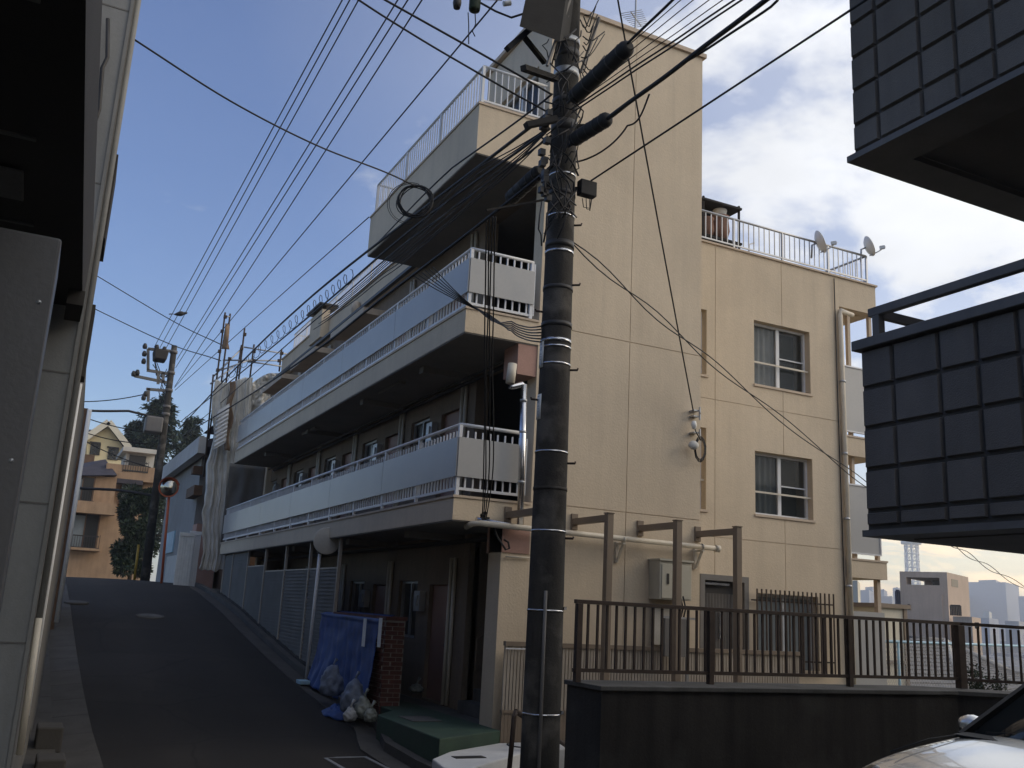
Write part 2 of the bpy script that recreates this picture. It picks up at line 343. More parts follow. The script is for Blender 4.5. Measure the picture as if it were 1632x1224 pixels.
# cross street at the camera's feet and the level yard on the right
mb = MB(); mb.add([(-14,-9,-1.52),(1.15,-9,-1.52),(1.15,6.2,-1.92),(-14,6.2,-1.85)], [(0,1,2,3)]); mb.build('side_road', M['asphalt'], kind='structure', org=(-5,0,-1.7))
mb = MB(); mb.box(4.95, 26, -12, 9.6, -2.3, -1.70); mb.build('parking_pavement', M['concrete_dark'], kind='structure')
# gutters of concrete blocks along both kerbs
gut = MB(); gut.box(4.9, 4.92, -6, 9.2, -2.3, -2.07); gutter = gut.build('gutter', M['gutter'], kind='structure')
y = 9.0
while y < 36:
    l = .595 if y < 24 else 1.195; a, b = zr(y), zr(y+l)
    h_ = .45*min(1, max(0, (14.9-y)/1.6)); h2 = .45*min(1, max(0, (14.9-y-l)/1.6))
    a += .03*(h_ > 0); b += .03*(h_ > 0)
    q = MB(); q.hexa([(4.905,y,a-.12),(5.24,y,a-.12),(5.24,y+l,b-.12),(4.905,y+l,b-.12)], [(4.905,y,a+.012),(5.24,y,a-.02),(5.24,y+l,b-.02),(4.905,y+l,b+.012)])
    q.hexa([(5.243,y,a-.12),(5.37,y,a-.12),(5.37,y+l,b-.12),(5.243,y+l,b-.12)], [(5.25,y,a+.10),(5.37,y,a+.11),(5.37,y+l,b+.11),(5.25,y+l,b+.10)])
    for i_, v_ in enumerate(q.v): v_.x -= h_ if i_ % 4 in (0, 1) else h2
    q.build('gutter_block', M['gutter'], gutter); y += l+.008
y = 6.4
while y < 36:
    l = 1.19; a, b = zr(y), zr(y+l)
    q = MB(); q.hexa([(.66,y,a-.12),(1.145,y,a-.12),(1.145,y+l,b-.12),(.66,y+l,b-.12)], [(.66,y,a-.035),(1.145,y,a+.015),(1.145,y+l,b+.015),(.66,y+l,b-.035)])
    q.hexa([(.10,y,a-.12),(.652,y,a-.12),(.652,y+l,b-.12),(.10,y+l,b-.12)], [(.10,y,a+.03),(.652,y,a+.03),(.652,y+l,b+.03),(.10,y+l,b+.03)])
    q.build('gutter_block', M['gutter'], gutter); y += l+.01
# manhole covers
def cover(x, y, r, label, mt, dz=.018, z=None):
    z0 = zr(y)+.028 if z is None else z; sl_ = (zr(y+.4)-zr(y-.4))/.8 if z is None else 0
    t = thing('manhole_cover', (x, y, z0), label, 'manhole')
    q = MB(); q.lathe([(0,dz),(r*.86,dz),(r*.88,dz-.004)], (0,0,0), 24); o = q.build('lid', mt, None, org=(0,0,0)); o.parent = t
    q = MB(); q.lathe([(r*.9,dz-.003),(r*.92,dz+.003),(r,dz+.003),(r*1.01,-.02)], (0,0,0), 24); o2 = q.build('ring', M['gutter'], None, org=(0,0,0)); o2.parent = t
    t.rotation_euler = (math.atan(sl_), 0, 0)
p = onZ(229, 978, -.6); cover(2.95, 25.9, .34, 'round iron manhole cover in the middle of the sloping road', M['concrete_dark'])
cover(1.3, 27.6, .3, 'manhole cover near the left gutter high on the slope', M['gutter'])
# drain grate by the kerb
t = thing('drain_grate', (4.12, 12.0, zr(12)+.045), 'rectangular steel drain grate with pale frame set in road beside kerb', 'drain grate')
q = MB(); wall(q, 'y', 0, 1, 0, 1, 0, 1) if False else None
for a, b in (((-.3,-.85),(.3,-.79)), ((-.3,.79),(.3,.85)), ((-.3,-.79),(-.25,.79)), ((.25,-.79),(.3,.79))): q.box(a[0], b[0], a[1], b[1], -.05, .012)
o = q.build('frame', M['grey_metal'], None, org=(0,0,0)); o.parent = t
gm = mesh_of(MB().box(-.247,.247,-.008,.008,-.03,.008), M['dark_metal'], 'bar')
ORG[t] = V((4.12, 12.0, zr(12)+.045))
for i in range(36): place('bar', gm, (4.12, 12.0-.78+i*.0446, zr(12)+.045), t)
# white concrete path in front of the gable, green platform
mb = MB()
pts = [(4.66,11.15),(4.55,10.55),(4.62,10.38),(4.8,10.42),(5.98,11.40),(6.4,11.72),(11.5,11.75),(11.5,12.29),(6.1,12.29),(5.1,11.66)]
mb.prism(pts, -2.3, -1.78, 'z'); mb.build('white_path', M['white_pave'], kind='structure', bevel=.02)
mb = MB(); mb.prism([(4.93,11.60),(6.12,12.30),(6.12,18.3),(5.42,18.3),(5.42,14.7),(4.97,14.1)], -2.3, -1.62, 'z')
mb.build('entrance_platform', M['green_floor'], kind='structure', bevel=.015)
mb = MB(); mb.box(6.125, 11.6, 12.62, 31, -2.3, -1.64); mb.build('corridor_floor', M['concrete_dark'], kind='structure')
MB().add([(4.9,9.6,-2.0),(11.5,9.6,-1.9),(11.5,11.76,-1.9),(4.4,11.2,-2.05)],[(0,1,2,3)]).build('ramp', M['plaster_light'], kind='structure')
t = MB().box(4.95,5.35,11.1,11.25,-1.779,-1.771).build('drain_slot', M['dark_metal'], label='dark slot drain cut into the white path at its left end', cat='drain')
cover(6.35, 12.02, .24, 'round cover set in white concrete path beside utility pole', M['white_pave'], .012, -1.78)
q = MB(); q.box(5.2,5.65,13.25,13.85,-1.618,-1.608); q.build('access_hatch', M['concrete_dark'], label='dark square access hatch in the green entrance floor', cat='hatch')

# ---------------------------------------------------------------- apartment building
GY = 12.6; FX = 5.33; IX = 6.6; TX = 9.71; WY = 15.01; WX = 15.4; EX = 16.55; BE = 31.0
apt = thing('apartment_building', (8, 14, -2.1), 'beige stucco apartment block with long balconies and a tall blank gable tower', 'building')
B = lambda mb, n, m, par=apt, **k: mb.build(n, M[m], par, **k)
ST = 'stucco'
def panels(axis, d, us, zs, holes, name, back, gap=.012, proud=.014, parent=apt):
    q = MB(); wall(q, axis, d+proud, back, us[0], us[-1], zs[0], zs[-1], holes); bw = q.build(name, M['stucco'], parent)
    for i in range(len(us)-1):
        for j in range(len(zs)-1):
            a, b, c, e = us[i]+(gap/2 if i else 0), us[i+1]-(gap/2 if i < len(us)-2 else 0), zs[j]+(gap/2 if j else 0), zs[j+1]-(gap/2 if j < len(zs)-2 else 0)
            hh = [h for h in holes if h[0] < b and h[1] > a and h[2] < e and h[3] > c]
            q = MB(); wall(q, axis, d, d+proud, a, b, c, e, hh)
            if q.v: q.build('wall_panel', M['stucco'], bw)
    return bw
# gable of the tower (its foot is wider to the left: a pier)
g = panels('y', GY, [6.58, 8.27, TX], [-2.05, 1.57, 4.347, 10.02], [], 'gable_wall', GY+.3)
q = MB(); q.box(6.13, 6.578, GY, GY+.42, -2.05, 1.185); q.build('pier', M['stucco'], apt)
q = MB(); q.box(TX-.3, TX-.002, GY+.302, 20, -2.05, 10.0); q.box(6.62, TX-.302, 15.0, 15.2, 6.95, 10.0); q.build('tower_side_wall', M['stucco'], apt)
# penthouse left wall with sliding window, roof coping
B(MB().box(6.701, TX-.301, GY+.301, 18.0, 6.93, 7.09), 'stair_roof', 'soffit')
pw = MB(); wall(pw, 'x', 6.585, 6.8, GY+.302, 15.198, 6.95, 10.0, [(13.05, 14.55, 7.25, 9.1)]); B(pw, 'penthouse_wall', ST)
q = MB(); q.box(6.50, TX+.06, GY-.05, 15.26, 10.021, 10.10); B(q, 'roof_slab', 'coping')
wn = B(MB().box(6.70,6.72,13.05,14.55,7.25,9.1), 'window', 'glass')
q = MB()
for a, b, c, d in ((13.05,14.55,7.25,7.31),(13.05,14.55,9.04,9.1),(13.05,13.11,7.31,9.04),(14.49,14.55,7.31,9.04),(13.77,13.83,7.31,9.04)): q.box(6.66,6.735,a,b,c,d)
q.build('frame', M['white_metal'], wn)
# balcony slabs: 2F and 3F, terrace on top
def slab(z0, z1, y1, name):
    q = MB(); q.box(FX, IX+.1, GY-.002, y1, z0+.02, z1); s = B(q, name, ST)
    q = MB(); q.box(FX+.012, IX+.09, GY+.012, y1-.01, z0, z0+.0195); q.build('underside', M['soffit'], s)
    q = MB(); q.box(FX-.02, FX+.17, GY-.022, y1, z1+.0005, z1+.035); q.box(FX+.1705, IX-.03, GY-.022, GY+.15, z1+.0005, z1+.035); q.build('coping', M['coping'], s); return s
s2 = slab(1.185, 1.525, BE, 'balcony_slab'); s3 = slab(3.985, 4.365, BE-.6, 'balcony_slab')
# terrace box (4F)
q = MB(); q.box(FX, IX+.1, GY-.002, 18.0, 6.93, 7.05); q.box(FX, FX+.15, GY-.002, 18.0, 7.0505, 7.77); q.box(FX+.1505, IX-.02, GY-.002, GY+.15, 7.0505, 7.77); q.box(FX+.1505, IX+.1, 17.85, 18.0, 7.0505, 7.77); ts = B(q, 'terrace', ST)
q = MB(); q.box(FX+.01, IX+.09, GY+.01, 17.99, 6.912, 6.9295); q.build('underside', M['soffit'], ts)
q = MB(); q.box(FX-.02, FX+.17, GY-.022, 18.02, 7.7705, 7.81); q.box(FX+.1705, IX-.03, GY-.022, GY+.17, 7.7705, 7.81); q.build('coping', M['coping'], ts)
# inner (corridor) wall with doors and windows, stair opening near the gable
holes = [(13.0, 14.55, -1.64, 1.18), (13.0, 14.9, 1.53, 3.98), (13.0, 14.9, 4.37, 6.9)]
units = []
for f, zf in enumerate((-1.62, 1.53, 4.37)):
    for k in range(5):
        y0 = 15.3+k*3.2
        units.append((zf, y0))
        holes.append((y0+.25, y0+1.15, zf+.02, zf+1.98)); holes.append((y0+1.75, y0+2.75, zf+1.0, zf+2.05))
q = MB(); wall(q, 'x', IX, IX+.25, GY+.43, BE, -1.64, 7.0, holes); iw = B(q, 'corridor_wall', 'stucco_shaded')
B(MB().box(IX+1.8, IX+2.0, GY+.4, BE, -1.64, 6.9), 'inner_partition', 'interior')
dm = mesh_of(MB().box(-.02,.02,-.45,.45,0,1.96), M['door_brown'], 'door'); km = mesh_of(MB().lathe([(0,-.06),(.03,-.055),(.03,0)], (0,0,0), 8, (1,0,0)), M['steel'], 'handle')
gm_ = mesh_of(MB().box(-.01,.01,-.5,.5,0,1.05), M['glass_dark'], 'window')
fm = MB()
for a, b, c, d in ((-.5,.5,0,.045),(-.5,.5,1.005,1.05),(-.5,-.455,.045,1.005),(.455,.5,.045,1.005),(-.02,.02,.045,1.005)): fm.box(-.035,.02,a,b,c,d)
fm = mesh_of(fm, M['grey_metal'], 'frame')
pm = mesh_of(MB().tube([(0,0,0),(0,0,2.42)], .035, 8), M['cream_pipe'], 'drain_pipe')
mm = mesh_of(MB().box(-.12,0,-.14,.14,0,.36).box(-.15,-.1205,-.07,.07,.1,.28), M['grey_metal'], 'meter_box')
for zf, y0 in units:
    d = place('door', dm, (IX+.1, y0+.7, zf+.02), apt); place('handle', km, (IX+.08, y0+.36, zf+.95), d)
    wi = place('window', gm_, (IX+.12, y0+2.25, zf+1.0), apt); place('frame', fm, (IX+.10, y0+2.25, zf+1.0), wi)
    place('drain_pipe', pm, (IX-.04, y0-.05, zf+.01), apt); place('drain_pipe', pm, (IX-.04, y0+.12, zf+.01), apt); place('meter_box', mm, (IX-.001, y0+1.45, zf+1.5), apt)
# cross beams under the slabs, conduit runs, beam stubs
for zt, lst in ((1.184, (15.0, 18.3, 22.6, 27)), (3.984, (14.9, 18.2, 22.5, 27))):
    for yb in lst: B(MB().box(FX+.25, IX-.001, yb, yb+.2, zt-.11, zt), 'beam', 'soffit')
    for dy, r in ((.10, .035), (.26, .02)):
        B(MB().tube([(IX-dy, 13.2, zt-.12), (IX-dy, BE-1, zt-.12)], r, 6), 'conduit', 'dark_metal')
B(MB().box(6.13, 6.579, GY-.02, GY+.5, .80, 1.184), 'beam_end', 'pinkbeam'); B(MB().box(6.25, 6.577, GY+.02, GY+.5, 3.50, 3.984), 'beam_end', 'pinkbeam')
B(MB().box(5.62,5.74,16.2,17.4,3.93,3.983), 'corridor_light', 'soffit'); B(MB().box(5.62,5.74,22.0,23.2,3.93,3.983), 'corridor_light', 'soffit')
# staircase by the gable
st = B(MB().box(6.50, 6.70, 14.55, 14.78, -1.62, 1.18), 'stair_post', 'stucco_shaded')
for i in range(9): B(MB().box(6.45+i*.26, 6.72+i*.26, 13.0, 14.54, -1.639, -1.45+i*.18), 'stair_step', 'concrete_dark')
q = MB(); q.prism([(6.71,-1.0),(6.71,-.5),(9.0,1.15),(9.0,.6)], 14.50, 14.60, 'y'); B(q, 'stair_parapet', 'stucco_shaded')
q = MB(); q.prism([(6.71,-1.62),(6.71,-.995),(9.0,.605),(9.0,-1.62)], 14.56, 14.66, 'y'); B(q, 'stair_side', 'stucco_shaded')
# ------ railings
bal = mesh_of(MB().box(-.011,.011,-.011,.011,0,.86), M['white_metal'], 'baluster')
bal_t = mesh_of(MB().box(-.009,.009,-.009,.009,0,.66), M['white_metal'], 'baluster')
def balcony_rail(z, yend, pz0, pz1, zb, zt):
    q = MB(); q.tube([(FX+.06, GY+.05, zt), (FX+.06, yend, zt)], .028, 8); q.tube([(FX+.05, GY+.05, zt), (6.46, GY+.05, zt)], .028, 8)
    q.bar((FX+.06, GY+.04, zb), (FX+.06, yend, zb), .03, .04); q.bar((FX+.06, GY+.05, zb), (6.46, GY+.05, zb), .03, .04)
    r = B(q, 'balcony_railing', 'white_metal')
    y = GY+.05; k = 0
    while y < yend:
        big = k % 13 == 0
        if big: q = MB(); q.bar((FX+.06, y, z), (FX+.06, y, zt), .05, .05, (0,1,0)); q.build('post', M['white_metal'], r)
        elif y < 22.5: place('baluster', bal, (FX+.06, y, zb), r)
        y += .125; k += 1
    q = MB(); yy = 22.55
    while yy < yend: q.box(FX+.049, FX+.071, yy-.011, yy+.011, zb, zt); yy += .125
    q.build('balusters', M['white_metal'], r, kind='stuff')
    for i in range(1, 10): place('baluster', bal, (FX+.06+i*.122, GY+.05, zb), r)
    q = MB(); q.bar((6.44, GY+.05, z), (6.44, GY+.05, zt), .05, .05, (0,1,0)); q.build('post', M['white_metal'], r)
    y = GY+.012
    ys = [y]
    while y < yend-.5: y += 3.28; ys.append(min(y, yend))
    for a, b in zip(ys, ys[1:]): MB().box(FX+.008, FX+.024, a+.006, b-.006, pz0, pz1).build('panel', M['panel'], r, bevel=.003)
    MB().box(FX+.028, 6.47, GY+.001, GY+.016, pz0, pz1).build('panel', M['panel'], r, bevel=.003)
balcony_rail(1.56, BE, 1.83, 2.41, 1.66, 2.60); balcony_rail(4.40, BE-.6, 4.64, 5.19, 4.47, 5.35)
# terrace rail
q = MB(); q.tube([(FX+.06,GY+.05,8.48),(FX+.06,17.86,8.48)], .025, 8); q.tube([(FX+.06,GY+.05,8.48),(6.55,GY+.05,8.48)], .025, 8); q.tube([(FX+.06,17.86,8.48),(6.5,17.86,8.48)], .025, 8)
q.bar((FX+.06,GY+.05,7.88),(FX+.06,17.86,7.88),.025,.03); q.bar((FX+.06,GY+.05,7.88),(6.55,GY+.05,7.88),.025,.03); q.bar((FX+.06,17.86,7.88),(6.5,17.86,7.88),.025,.03)
tr = B(q, 'terrace_railing', 'white_metal')
for y in (GY+.05, 14.4, 16.1, 17.86): MB().bar((FX+.06,y,7.811),(FX+.06,y,8.48),.045,.045,(0,1,0)).build('post', M['white_metal'], tr)
bt = mesh_of(MB().box(-.008,.008,-.008,.008,0,.6), M['white_metal'], 'baluster')
for i in range(1, 46): place('baluster', bt, (FX+.06, GY+.05+i*.1135, 7.88), tr)
for i in range(1, 11): place('baluster', bt, (FX+.06+i*.112, GY+.05, 7.88), tr); place('baluster', bt, (FX+.06+i*.112, 17.86, 7.88), tr)
# long roof: parapet, fascia, gutter, railing
q = MB(); q.box(6.45, 9.4, 18.01, BE, 6.98, 7.12); q.box(6.60, 6.78, 15.21, BE, 7.1205, 7.68); q.box(6.7805, 9.4, BE-.2, BE, 7.1205, 7.68); rf = B(q, 'roof', ST)
q = MB(); q.box(6.56, 6.82, 15.21, BE+.03, 7.6805, 7.72); q.build('coping', M['coping'], rf); q = MB(); q.box(6.36, 6.449, 18.01, BE, 6.96, 7.03); q.build('rain_gutter', M['dark_metal'], rf)
q = MB(); q.tube([(6.9,16,8.6),(6.9,BE-.1,8.6)], .022, 6); q.bar((6.9,16,7.85),(6.9,BE-.1,7.85),.025,.03); q.tube([(6.9,BE-.1,8.6),(9.4,BE-.1,8.6)], .022, 6); q.bar((6.9,BE-.1,7.85),(9.4,BE-.1,7.85),.025,.03)
rr = B(q, 'roof_railing', 'white_metal')
q = MB(); y = 16.1
while y < BE-.1: q.box(6.893,6.907,y-.007,y+.007,7.85,8.6); y += .125
x = 7.0
while x < 9.4: q.box(x-.007,x+.007,BE-.107,BE-.093,7.85,8.6); x += .125
q.build('balusters', M['white_metal'], rr, kind='stuff')
y = 16.4
while y < BE: MB().bar((6.9,y,7.13),(6.9,y,8.6),.04,.04,(0,1,0)).build('post', M['white_metal'], rr); y += 1.6
# awnings over the third floor windows
for a in (19.6, 23.6, 27.2):
    q = MB(); q.box(5.83, 6.599, a, a+2.6, 6.22, 6.36); B(q, 'awning', 'coping')
# chimney-like vent on the roof
c = B(MB().box(6.37, 6.597, 25.4, 26.6, 7.13, 7.95), 'roof_vent', ST); MB().box(6.25, 6.8, 25.3, 26.75, 8.06, 8.11).box(6.4,6.48,25.5,25.6,7.9505,8.06).box(6.4,6.48,26.4,26.5,7.9505,8.06).build('vent_cap', M['dark_metal'], c)
B(MB().lathe([(0,.1),(.16,.06),(.2,-.02),(.17,-.08),(0,-.08)], (6.5,22.6,7.25), 14, (-1,0,0)), 'vent_hood', 'coping')
# far end wall and left-over faces
B(MB().box(6.45, 9.7, BE-.25, BE-.002, -1.5, 6.97), 'end_wall', ST)
# ------ wing
hw = [(12.95,14.50,4.82,6.21),(12.95,14.50,2.12,3.41),(10.9,11.71,4.81,6.19),(10.9,11.71,2.09,3.72),(11.62,12.66,-1.3,.78),(13.0,14.58,-.9,.56)]
panels('y', WY, [TX-.2, 11.93, 13.72, WX], [-2.05, 1.58, 4.33, 7.62], hw, 'wing_wall', WY+.28)
q = MB(); q.box(TX, EX, WY-.001, 25, 7.6205, 7.66); q.box(WX+.001, EX-.01, WY, WY+.25, 6.98, 7.62); q.box(EX-.25, EX-.01, WY+.251, 25, 6.98, 7.62); q.box(WX-.2, EX-.252, WY+.281, 24.9, 6.98, 7.1); wr = B(q, 'wing_roof', ST)
q = MB(); q.box(TX+.001, EX+.03, WY-.04, WY+.2, 7.6605, 7.70); q.build('coping', M['coping'], wr)
B(MB().box(WX-.28, WX-.001, WY+.281, 25, -2.05, 6.979), 'wing_side_wall', ST)
def wing_window(x0, x1, z0, z1, bar=True, cur='curtain'):
    y = WY+.20
    wi = B(MB().box(x0, x1, y, y+.012, z0, z1), 'window', 'glass')
    q = MB(); xm = (x0+x1)/2
    for a, b, c, d in ((x0,x1,z0,z0+.05),(x0,x1,z1-.05,z1),(x0,x0+.05,z0+.05,z1-.05),(x1-.05,x1,z0+.05,z1-.05)): q.box(a,b,y-.045,y+.03,c,d)
    q.build('frame', M['white_metal'], wi)
    if x1-x0 > 1:
        q = MB(); q.box(xm-.03,xm+.03,y-.035,y-.002,z0+.05,z1-.05); q.box(xm+.0305,x1-.0505,y-.03,y-.002,z0+.5*(z1-z0),z0+.5*(z1-z0)+.025); q.box(xm+.0305,xm+.06,y-.03,y-.002,z0+.0505,z1-.0505); q.build('sash', M['white_metal'], wi)
    zb = z0+.36*(z1-z0); q = MB(); q.bar((x0,WY+.08,zb),(x1,WY+.08,zb),.03,.035); q.build('guard_bar', M['cream_pipe'], wi)
    q = MB(); q.box(x0-.02, x1+.04, WY-.03, WY+.15, z0-.05, z0-.001); q.build('sill', M['coping'], wi)
    q = MB(); q.grid(lambda u, v: (x0+.05+(x1-x0)*.52*u, y+.06+.02*math.sin(u*34), z0+(z1-z0)*v), 60, 1); q.build('curtain', M[cur], wi)
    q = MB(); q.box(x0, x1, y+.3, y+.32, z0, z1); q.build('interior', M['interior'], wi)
wing_window(12.95,14.50,4.82,6.21); wing_window(12.95,14.50,2.12,3.41, cur='frosted'); wing_window(10.9,11.71,4.81,6.19); wing_window(10.9,11.71,2.09,3.72)
# ground floor door and barred window
d = B(MB().box(11.62,12.66,WY+.12,WY+.16,-1.3,.78), 'door', 'dark_metal')
q = MB(); q.box(11.55,11.66,WY-.05,WY+.1,-1.3,.85); q.box(12.62,12.73,WY-.05,WY+.1,-1.3,.85); q.box(11.6605,12.6195,WY-.05,WY+.1,.74,.85); q.build('frame', M['trim_grey'], d)
q = MB(); x = 11.72
while x < 12.6: q.box(x,x+.018,WY+.10,WY+.119,-1.2,.5); x += .036
q.build('louvre', M['trim_grey'], d, kind='stuff'); MB().box(11.72,12.3,WY+.02,WY+.08,.66,.70).build('door_closer', M['steel'], d); MB().box(12.1,12.14,WY+.06,WY+.099,-.35,.15).build('pull_handle', M['steel'], d)
wi = B(MB().box(13.0,14.58,WY+.2,WY+.212,-.9,.56), 'window', 'frosted')
q = MB()
for a, b in ((13.0,13.06),(13.76,13.83),(14.52,14.58)): q.box(a,b,WY+.15,WY+.23,-.9,.56)
q.box(13.061,14.519,WY+.16,WY+.23,.5,.56); q.build('frame', M['white_metal'], wi)
MB().box(12.95,14.62,WY-.03,WY-.001,-.97,-.91).build('sill', M['coping'], wi)
gr = thing('window_grille', (13.8, WY-.1, -.9), 'dark brown iron bars over the ground floor window of the wing', 'window grille')
for z in (.42, -.72): MB().bar((12.75,WY-.1,z),(14.9,WY-.1,z),.03,.03).build('rail', M['rust'], gr)
im = mesh_of(MB().box(-.012,.012,-.012,.012,0,1.62), M['rust'], 'bar')
for i in range(18): place('bar', im, (12.86+i*.118, WY-.135, -.98), gr)
# balconies at the far right end of the wing
for z0, z1 in ((1.02, 1.38), (3.62, 4.02)):
    q = MB(); q.box(WX+.001, EX, WY-.02, 24.9, z0, z1); B(q, 'end_balcony_slab', ST); B(MB().box(WX+.001, EX+.02, WY-.04, WY+.2, z1+.0005, z1+.04), 'coping', 'coping')
for z0, z1 in ((4.18, 5.62), (1.55, 2.98)):
    q = MB(); q.box(WX+.06, EX-.12, WY+.04, WY+.06, z0, z1); pn = B(q, 'end_panel', 'panel')
    q = MB()
    for a, b, c, e in ((WX+.03,EX-.09,z0-.03,z0),(WX+.03,EX-.09,z1,z1+.03),(WX+.03,WX+.06,z0,z1),(EX-.12,EX-.09,z0,z1)): q.box(a,b,WY+.02,WY+.08,c,e)
    q.build('frame', M['white_metal'], pn)
for x in (15.78, EX-.1): B(MB().box(x-.04, x+.04, WY+.1, WY+.18, 1.42, 6.975), 'column', 'coping')
B(MB().box(EX-.18, EX-.08, WY+.1, WY+.2, -3.5, 1.015), 'column', 'coping')
B(MB().box(WX+.06, EX-.05, WY+.05, WY+.08, -1.7, .33), 'end_panel', 'panel')
# rain pipe on the wing corner
q = MB(); q.tube([(WX+.35,WY-.05,6.82),(WX-.02,WY-.06,6.86),(WX-.05,WY-.07,6.75),(WX+.02,WY-.07,-1.9)], .055, 10); rp = B(q, 'rain_pipe', 'cream_pipe')
for z in (5.2, 3.6, 2.2, .8): MB().tube([(WX-.03,WY-.07,z),(WX-.03,WY-.07,z+.05)], .066, 10).build('clip', M['grey_metal'], rp)
q = MB(); q.tube([(WX-.16,WY-.03,7.6),(WX-.15,WY-.03,4.4),(WX-.1,WY-.03,-1.5)], .012, 5); B(q, 'wall_cable', 'cable')
# roof railing of the wing
q = MB(); q.tube([(TX+.1,WY+.1,8.42),(16.39,WY+.1,8.42)], .026, 8); q.bar((TX+.1,WY+.1,7.82),(16.39,WY+.1,7.82),.03,.03); q.tube([(16.39,WY+.1,8.42),(16.39,24,8.42)], .026, 8); q.bar((16.39,WY+.1,7.82),(16.39,24,7.82),.03,.03)
wrr = B(q, 'wing_roof_railing', 'grey_metal')
bw = mesh_of(MB().box(-.009,.009,-.009,.009,0,.6), M['grey_metal'], 'baluster')
for i in range(1, 46):
    x = TX+.3+i*.145
    if x > 11.3 and x < 16.35: place('baluster', bw, (x, WY+.1, 7.82), wrr)
for x in (12.5, 13.85, 15.2, 16.39): MB().bar((x,WY+.1,7.67),(x,WY+.1,8.42),.04,.04,(0,1,0)).build('post', M['grey_metal'], wrr)
for i in range(1, 20): place('baluster', bw, (16.39, WY+.1+i*.16, 7.82), wrr)
# ---------------------------------------------------------------- things on the apartment building
def dish(px, py, Y, r, label):
    c = onY(px, py, Y); t = thing('satellite_dish', (c.x, c.y, 8.3), label, 'satellite dish', 'satellite dishes on the wing roof railing')
    ax = V((.80, -.52, .42)).normalized()
    q = MB(); q.lathe([(0.001,-.07),(r*.35,-.06),(r*.7,-.03),(r*.95,.012),(r,.025),(r,.035),(r*.94,.02),(r*.6,-.02),(.001,-.055)], c, 24, ax)
    # oval: offset dish is taller than wide
    q.build('reflector', M['ceramic'], t)
    e = c+ax*.42+V((0,0,-.12))-V((0,0,.05)); b = c-V((0,0,r*.95))+ax*.02
    q = MB(); q.tube([b, b+ax*.22+V((0,0,.02)), e], .013, 6); q.build('arm', M['grey_metal'], t)
    q = MB(); q.bar(e-ax*.02, e-ax*.14+V((0,0,.03)), .06, .075); q.build('feed_horn', M['grey_metal'], t)
    q = MB(); q.tube([c-ax*.06, c-ax*.18, c-ax*.2-V((0,0,.30))], .022, 8); q.build('mount', M['grey_metal'], t)
dish(1306, 386, 15.0, .27, 'white satellite dish clamped half way along the wing roof railing'); dish(1384, 393, 15.05, .25, 'white satellite dish at the far right corner of the wing roof')
# rack with potted plants on the wing roof
RX = onY(1138, 350, 15.75).x-11.49; RZ = onY(1130, 328, 15.75).z-8.95
rk = thing('plant_rack', (11.35+RX, 15.6, 7.66), 'black metal rack holding pots on the wing roof beside the tower', 'rack')
q = MB()
for x in (11.0+RX, 11.98+RX):
    for y in (15.5, 16.1): q.box(x-.02, x+.02, y-.02, y+.02, 7.66, 9.0+RZ)
q.build('frame', M['equipment'], rk)
for z in (8.05, 8.9+RZ): MB().box(10.95+RX,12.03+RX,15.45,16.15,z,z+.05).build('shelf', M['equipment'], rk)
MB().box(10.97+RX,12.0+RX,16.1,16.13,8.1,8.89+RZ).build('back_panel', M['equipment'], rk)
for x, z, s, mt, lb in ((11.62+RX,8.101,1.5,'water_tank','tall terracotta jar on the black roof rack'), (11.25+RX,8.101,1.2,'water_tank','small terracotta pot at the left of the black roof rack'), (11.5+RX,7.67,.8,'ceramic','pale pot standing on roof under the black rack'),(11.95+RX,7.67,.75,'earth','dark pot standing on roof right of the black rack')):
    q = MB(); q.lathe([(0,0),(.1*s,0),(.15*s,.18*s),(.13*s,.36*s),(.15*s,.4*s),(.12*s,.4*s),(.1*s,.3*s),(0,.3*s)], (x,15.72,z), 14); q.build('flower_pot', M[mt], label=lb, cat='pot')
q = MB(); q.lathe([(0,0),(.12,0),(.16,.16),(.15,.17),(0,.16)], (11.63+RX,15.72,8.71), 14); q.build('bowl', M['ceramic'], label='white bowl upturned on the tall terracotta jar', cat='bowl')
q = MB(); q.tube([(13.55,15.9,7.67),(13.6,15.9,8.35),(13.75,15.9,8.42)], .02, 6); q.build('roof_pipe', M['grey_metal'], label='bent vent pipe standing on the wing roof behind railing', cat='pipe')
# yagi antenna on the tower
t = thing('tv_antenna', (8.62, 13.2, 10.1), 'thin metal television antenna on the roof edge of the tower', 'antenna')
q = MB(); q.tube([(8.62,13.2,10.1),(8.62,13.2,11.3)], .018, 6); q.build('mast', M['grey_metal'], t)
q = MB(); q.tube([(8.35,12.95,10.72),(8.95,13.5,10.95)], .012, 5); q.build('boom', M['grey_metal'], t)
for i in range(9):
    c = V((8.35,12.95,10.72)).lerp(V((8.95,13.5,10.95)), i/8); a = V((.67,-.74,0)).normalized()*.21*(1-.04*i)
    MB().tube([c-a, c+a], .006, 4).build('element', M['grey_metal'], t)
# service pipe along the gable with brackets
t = thing('service_pipe', (7.7, 12.45, 1.1), 'cream horizontal pipe on brackets across the gable wall', 'pipe')
MB().tube([(5.62,12.75,1.13),(5.60,12.5,1.16),(5.68,12.42,1.17),(9.9,12.42,1.12)], .042, 10).build('pipe', M['cream_pipe'], t)
MB().tube([(9.88,12.42,1.12),(9.96,12.42,1.119)], .058, 10).build('cap', M['cream_pipe'], t)
for x in (8.1, 9.6):
    q = MB(); q.box(x-.025,x+.025,12.555,12.597,.78,1.1); q.bar((x,12.56,.80),(x,12.40,1.06),.03,.03); q.box(x-.02,x+.02,12.36,12.5545,1.05,1.078); q.build('bracket', M['cream_pipe'], t)
    MB().tube([(x,12.42,1.13),(x+.04,12.42,1.13)], .05, 10).build('clamp', M['cream_pipe'], t)
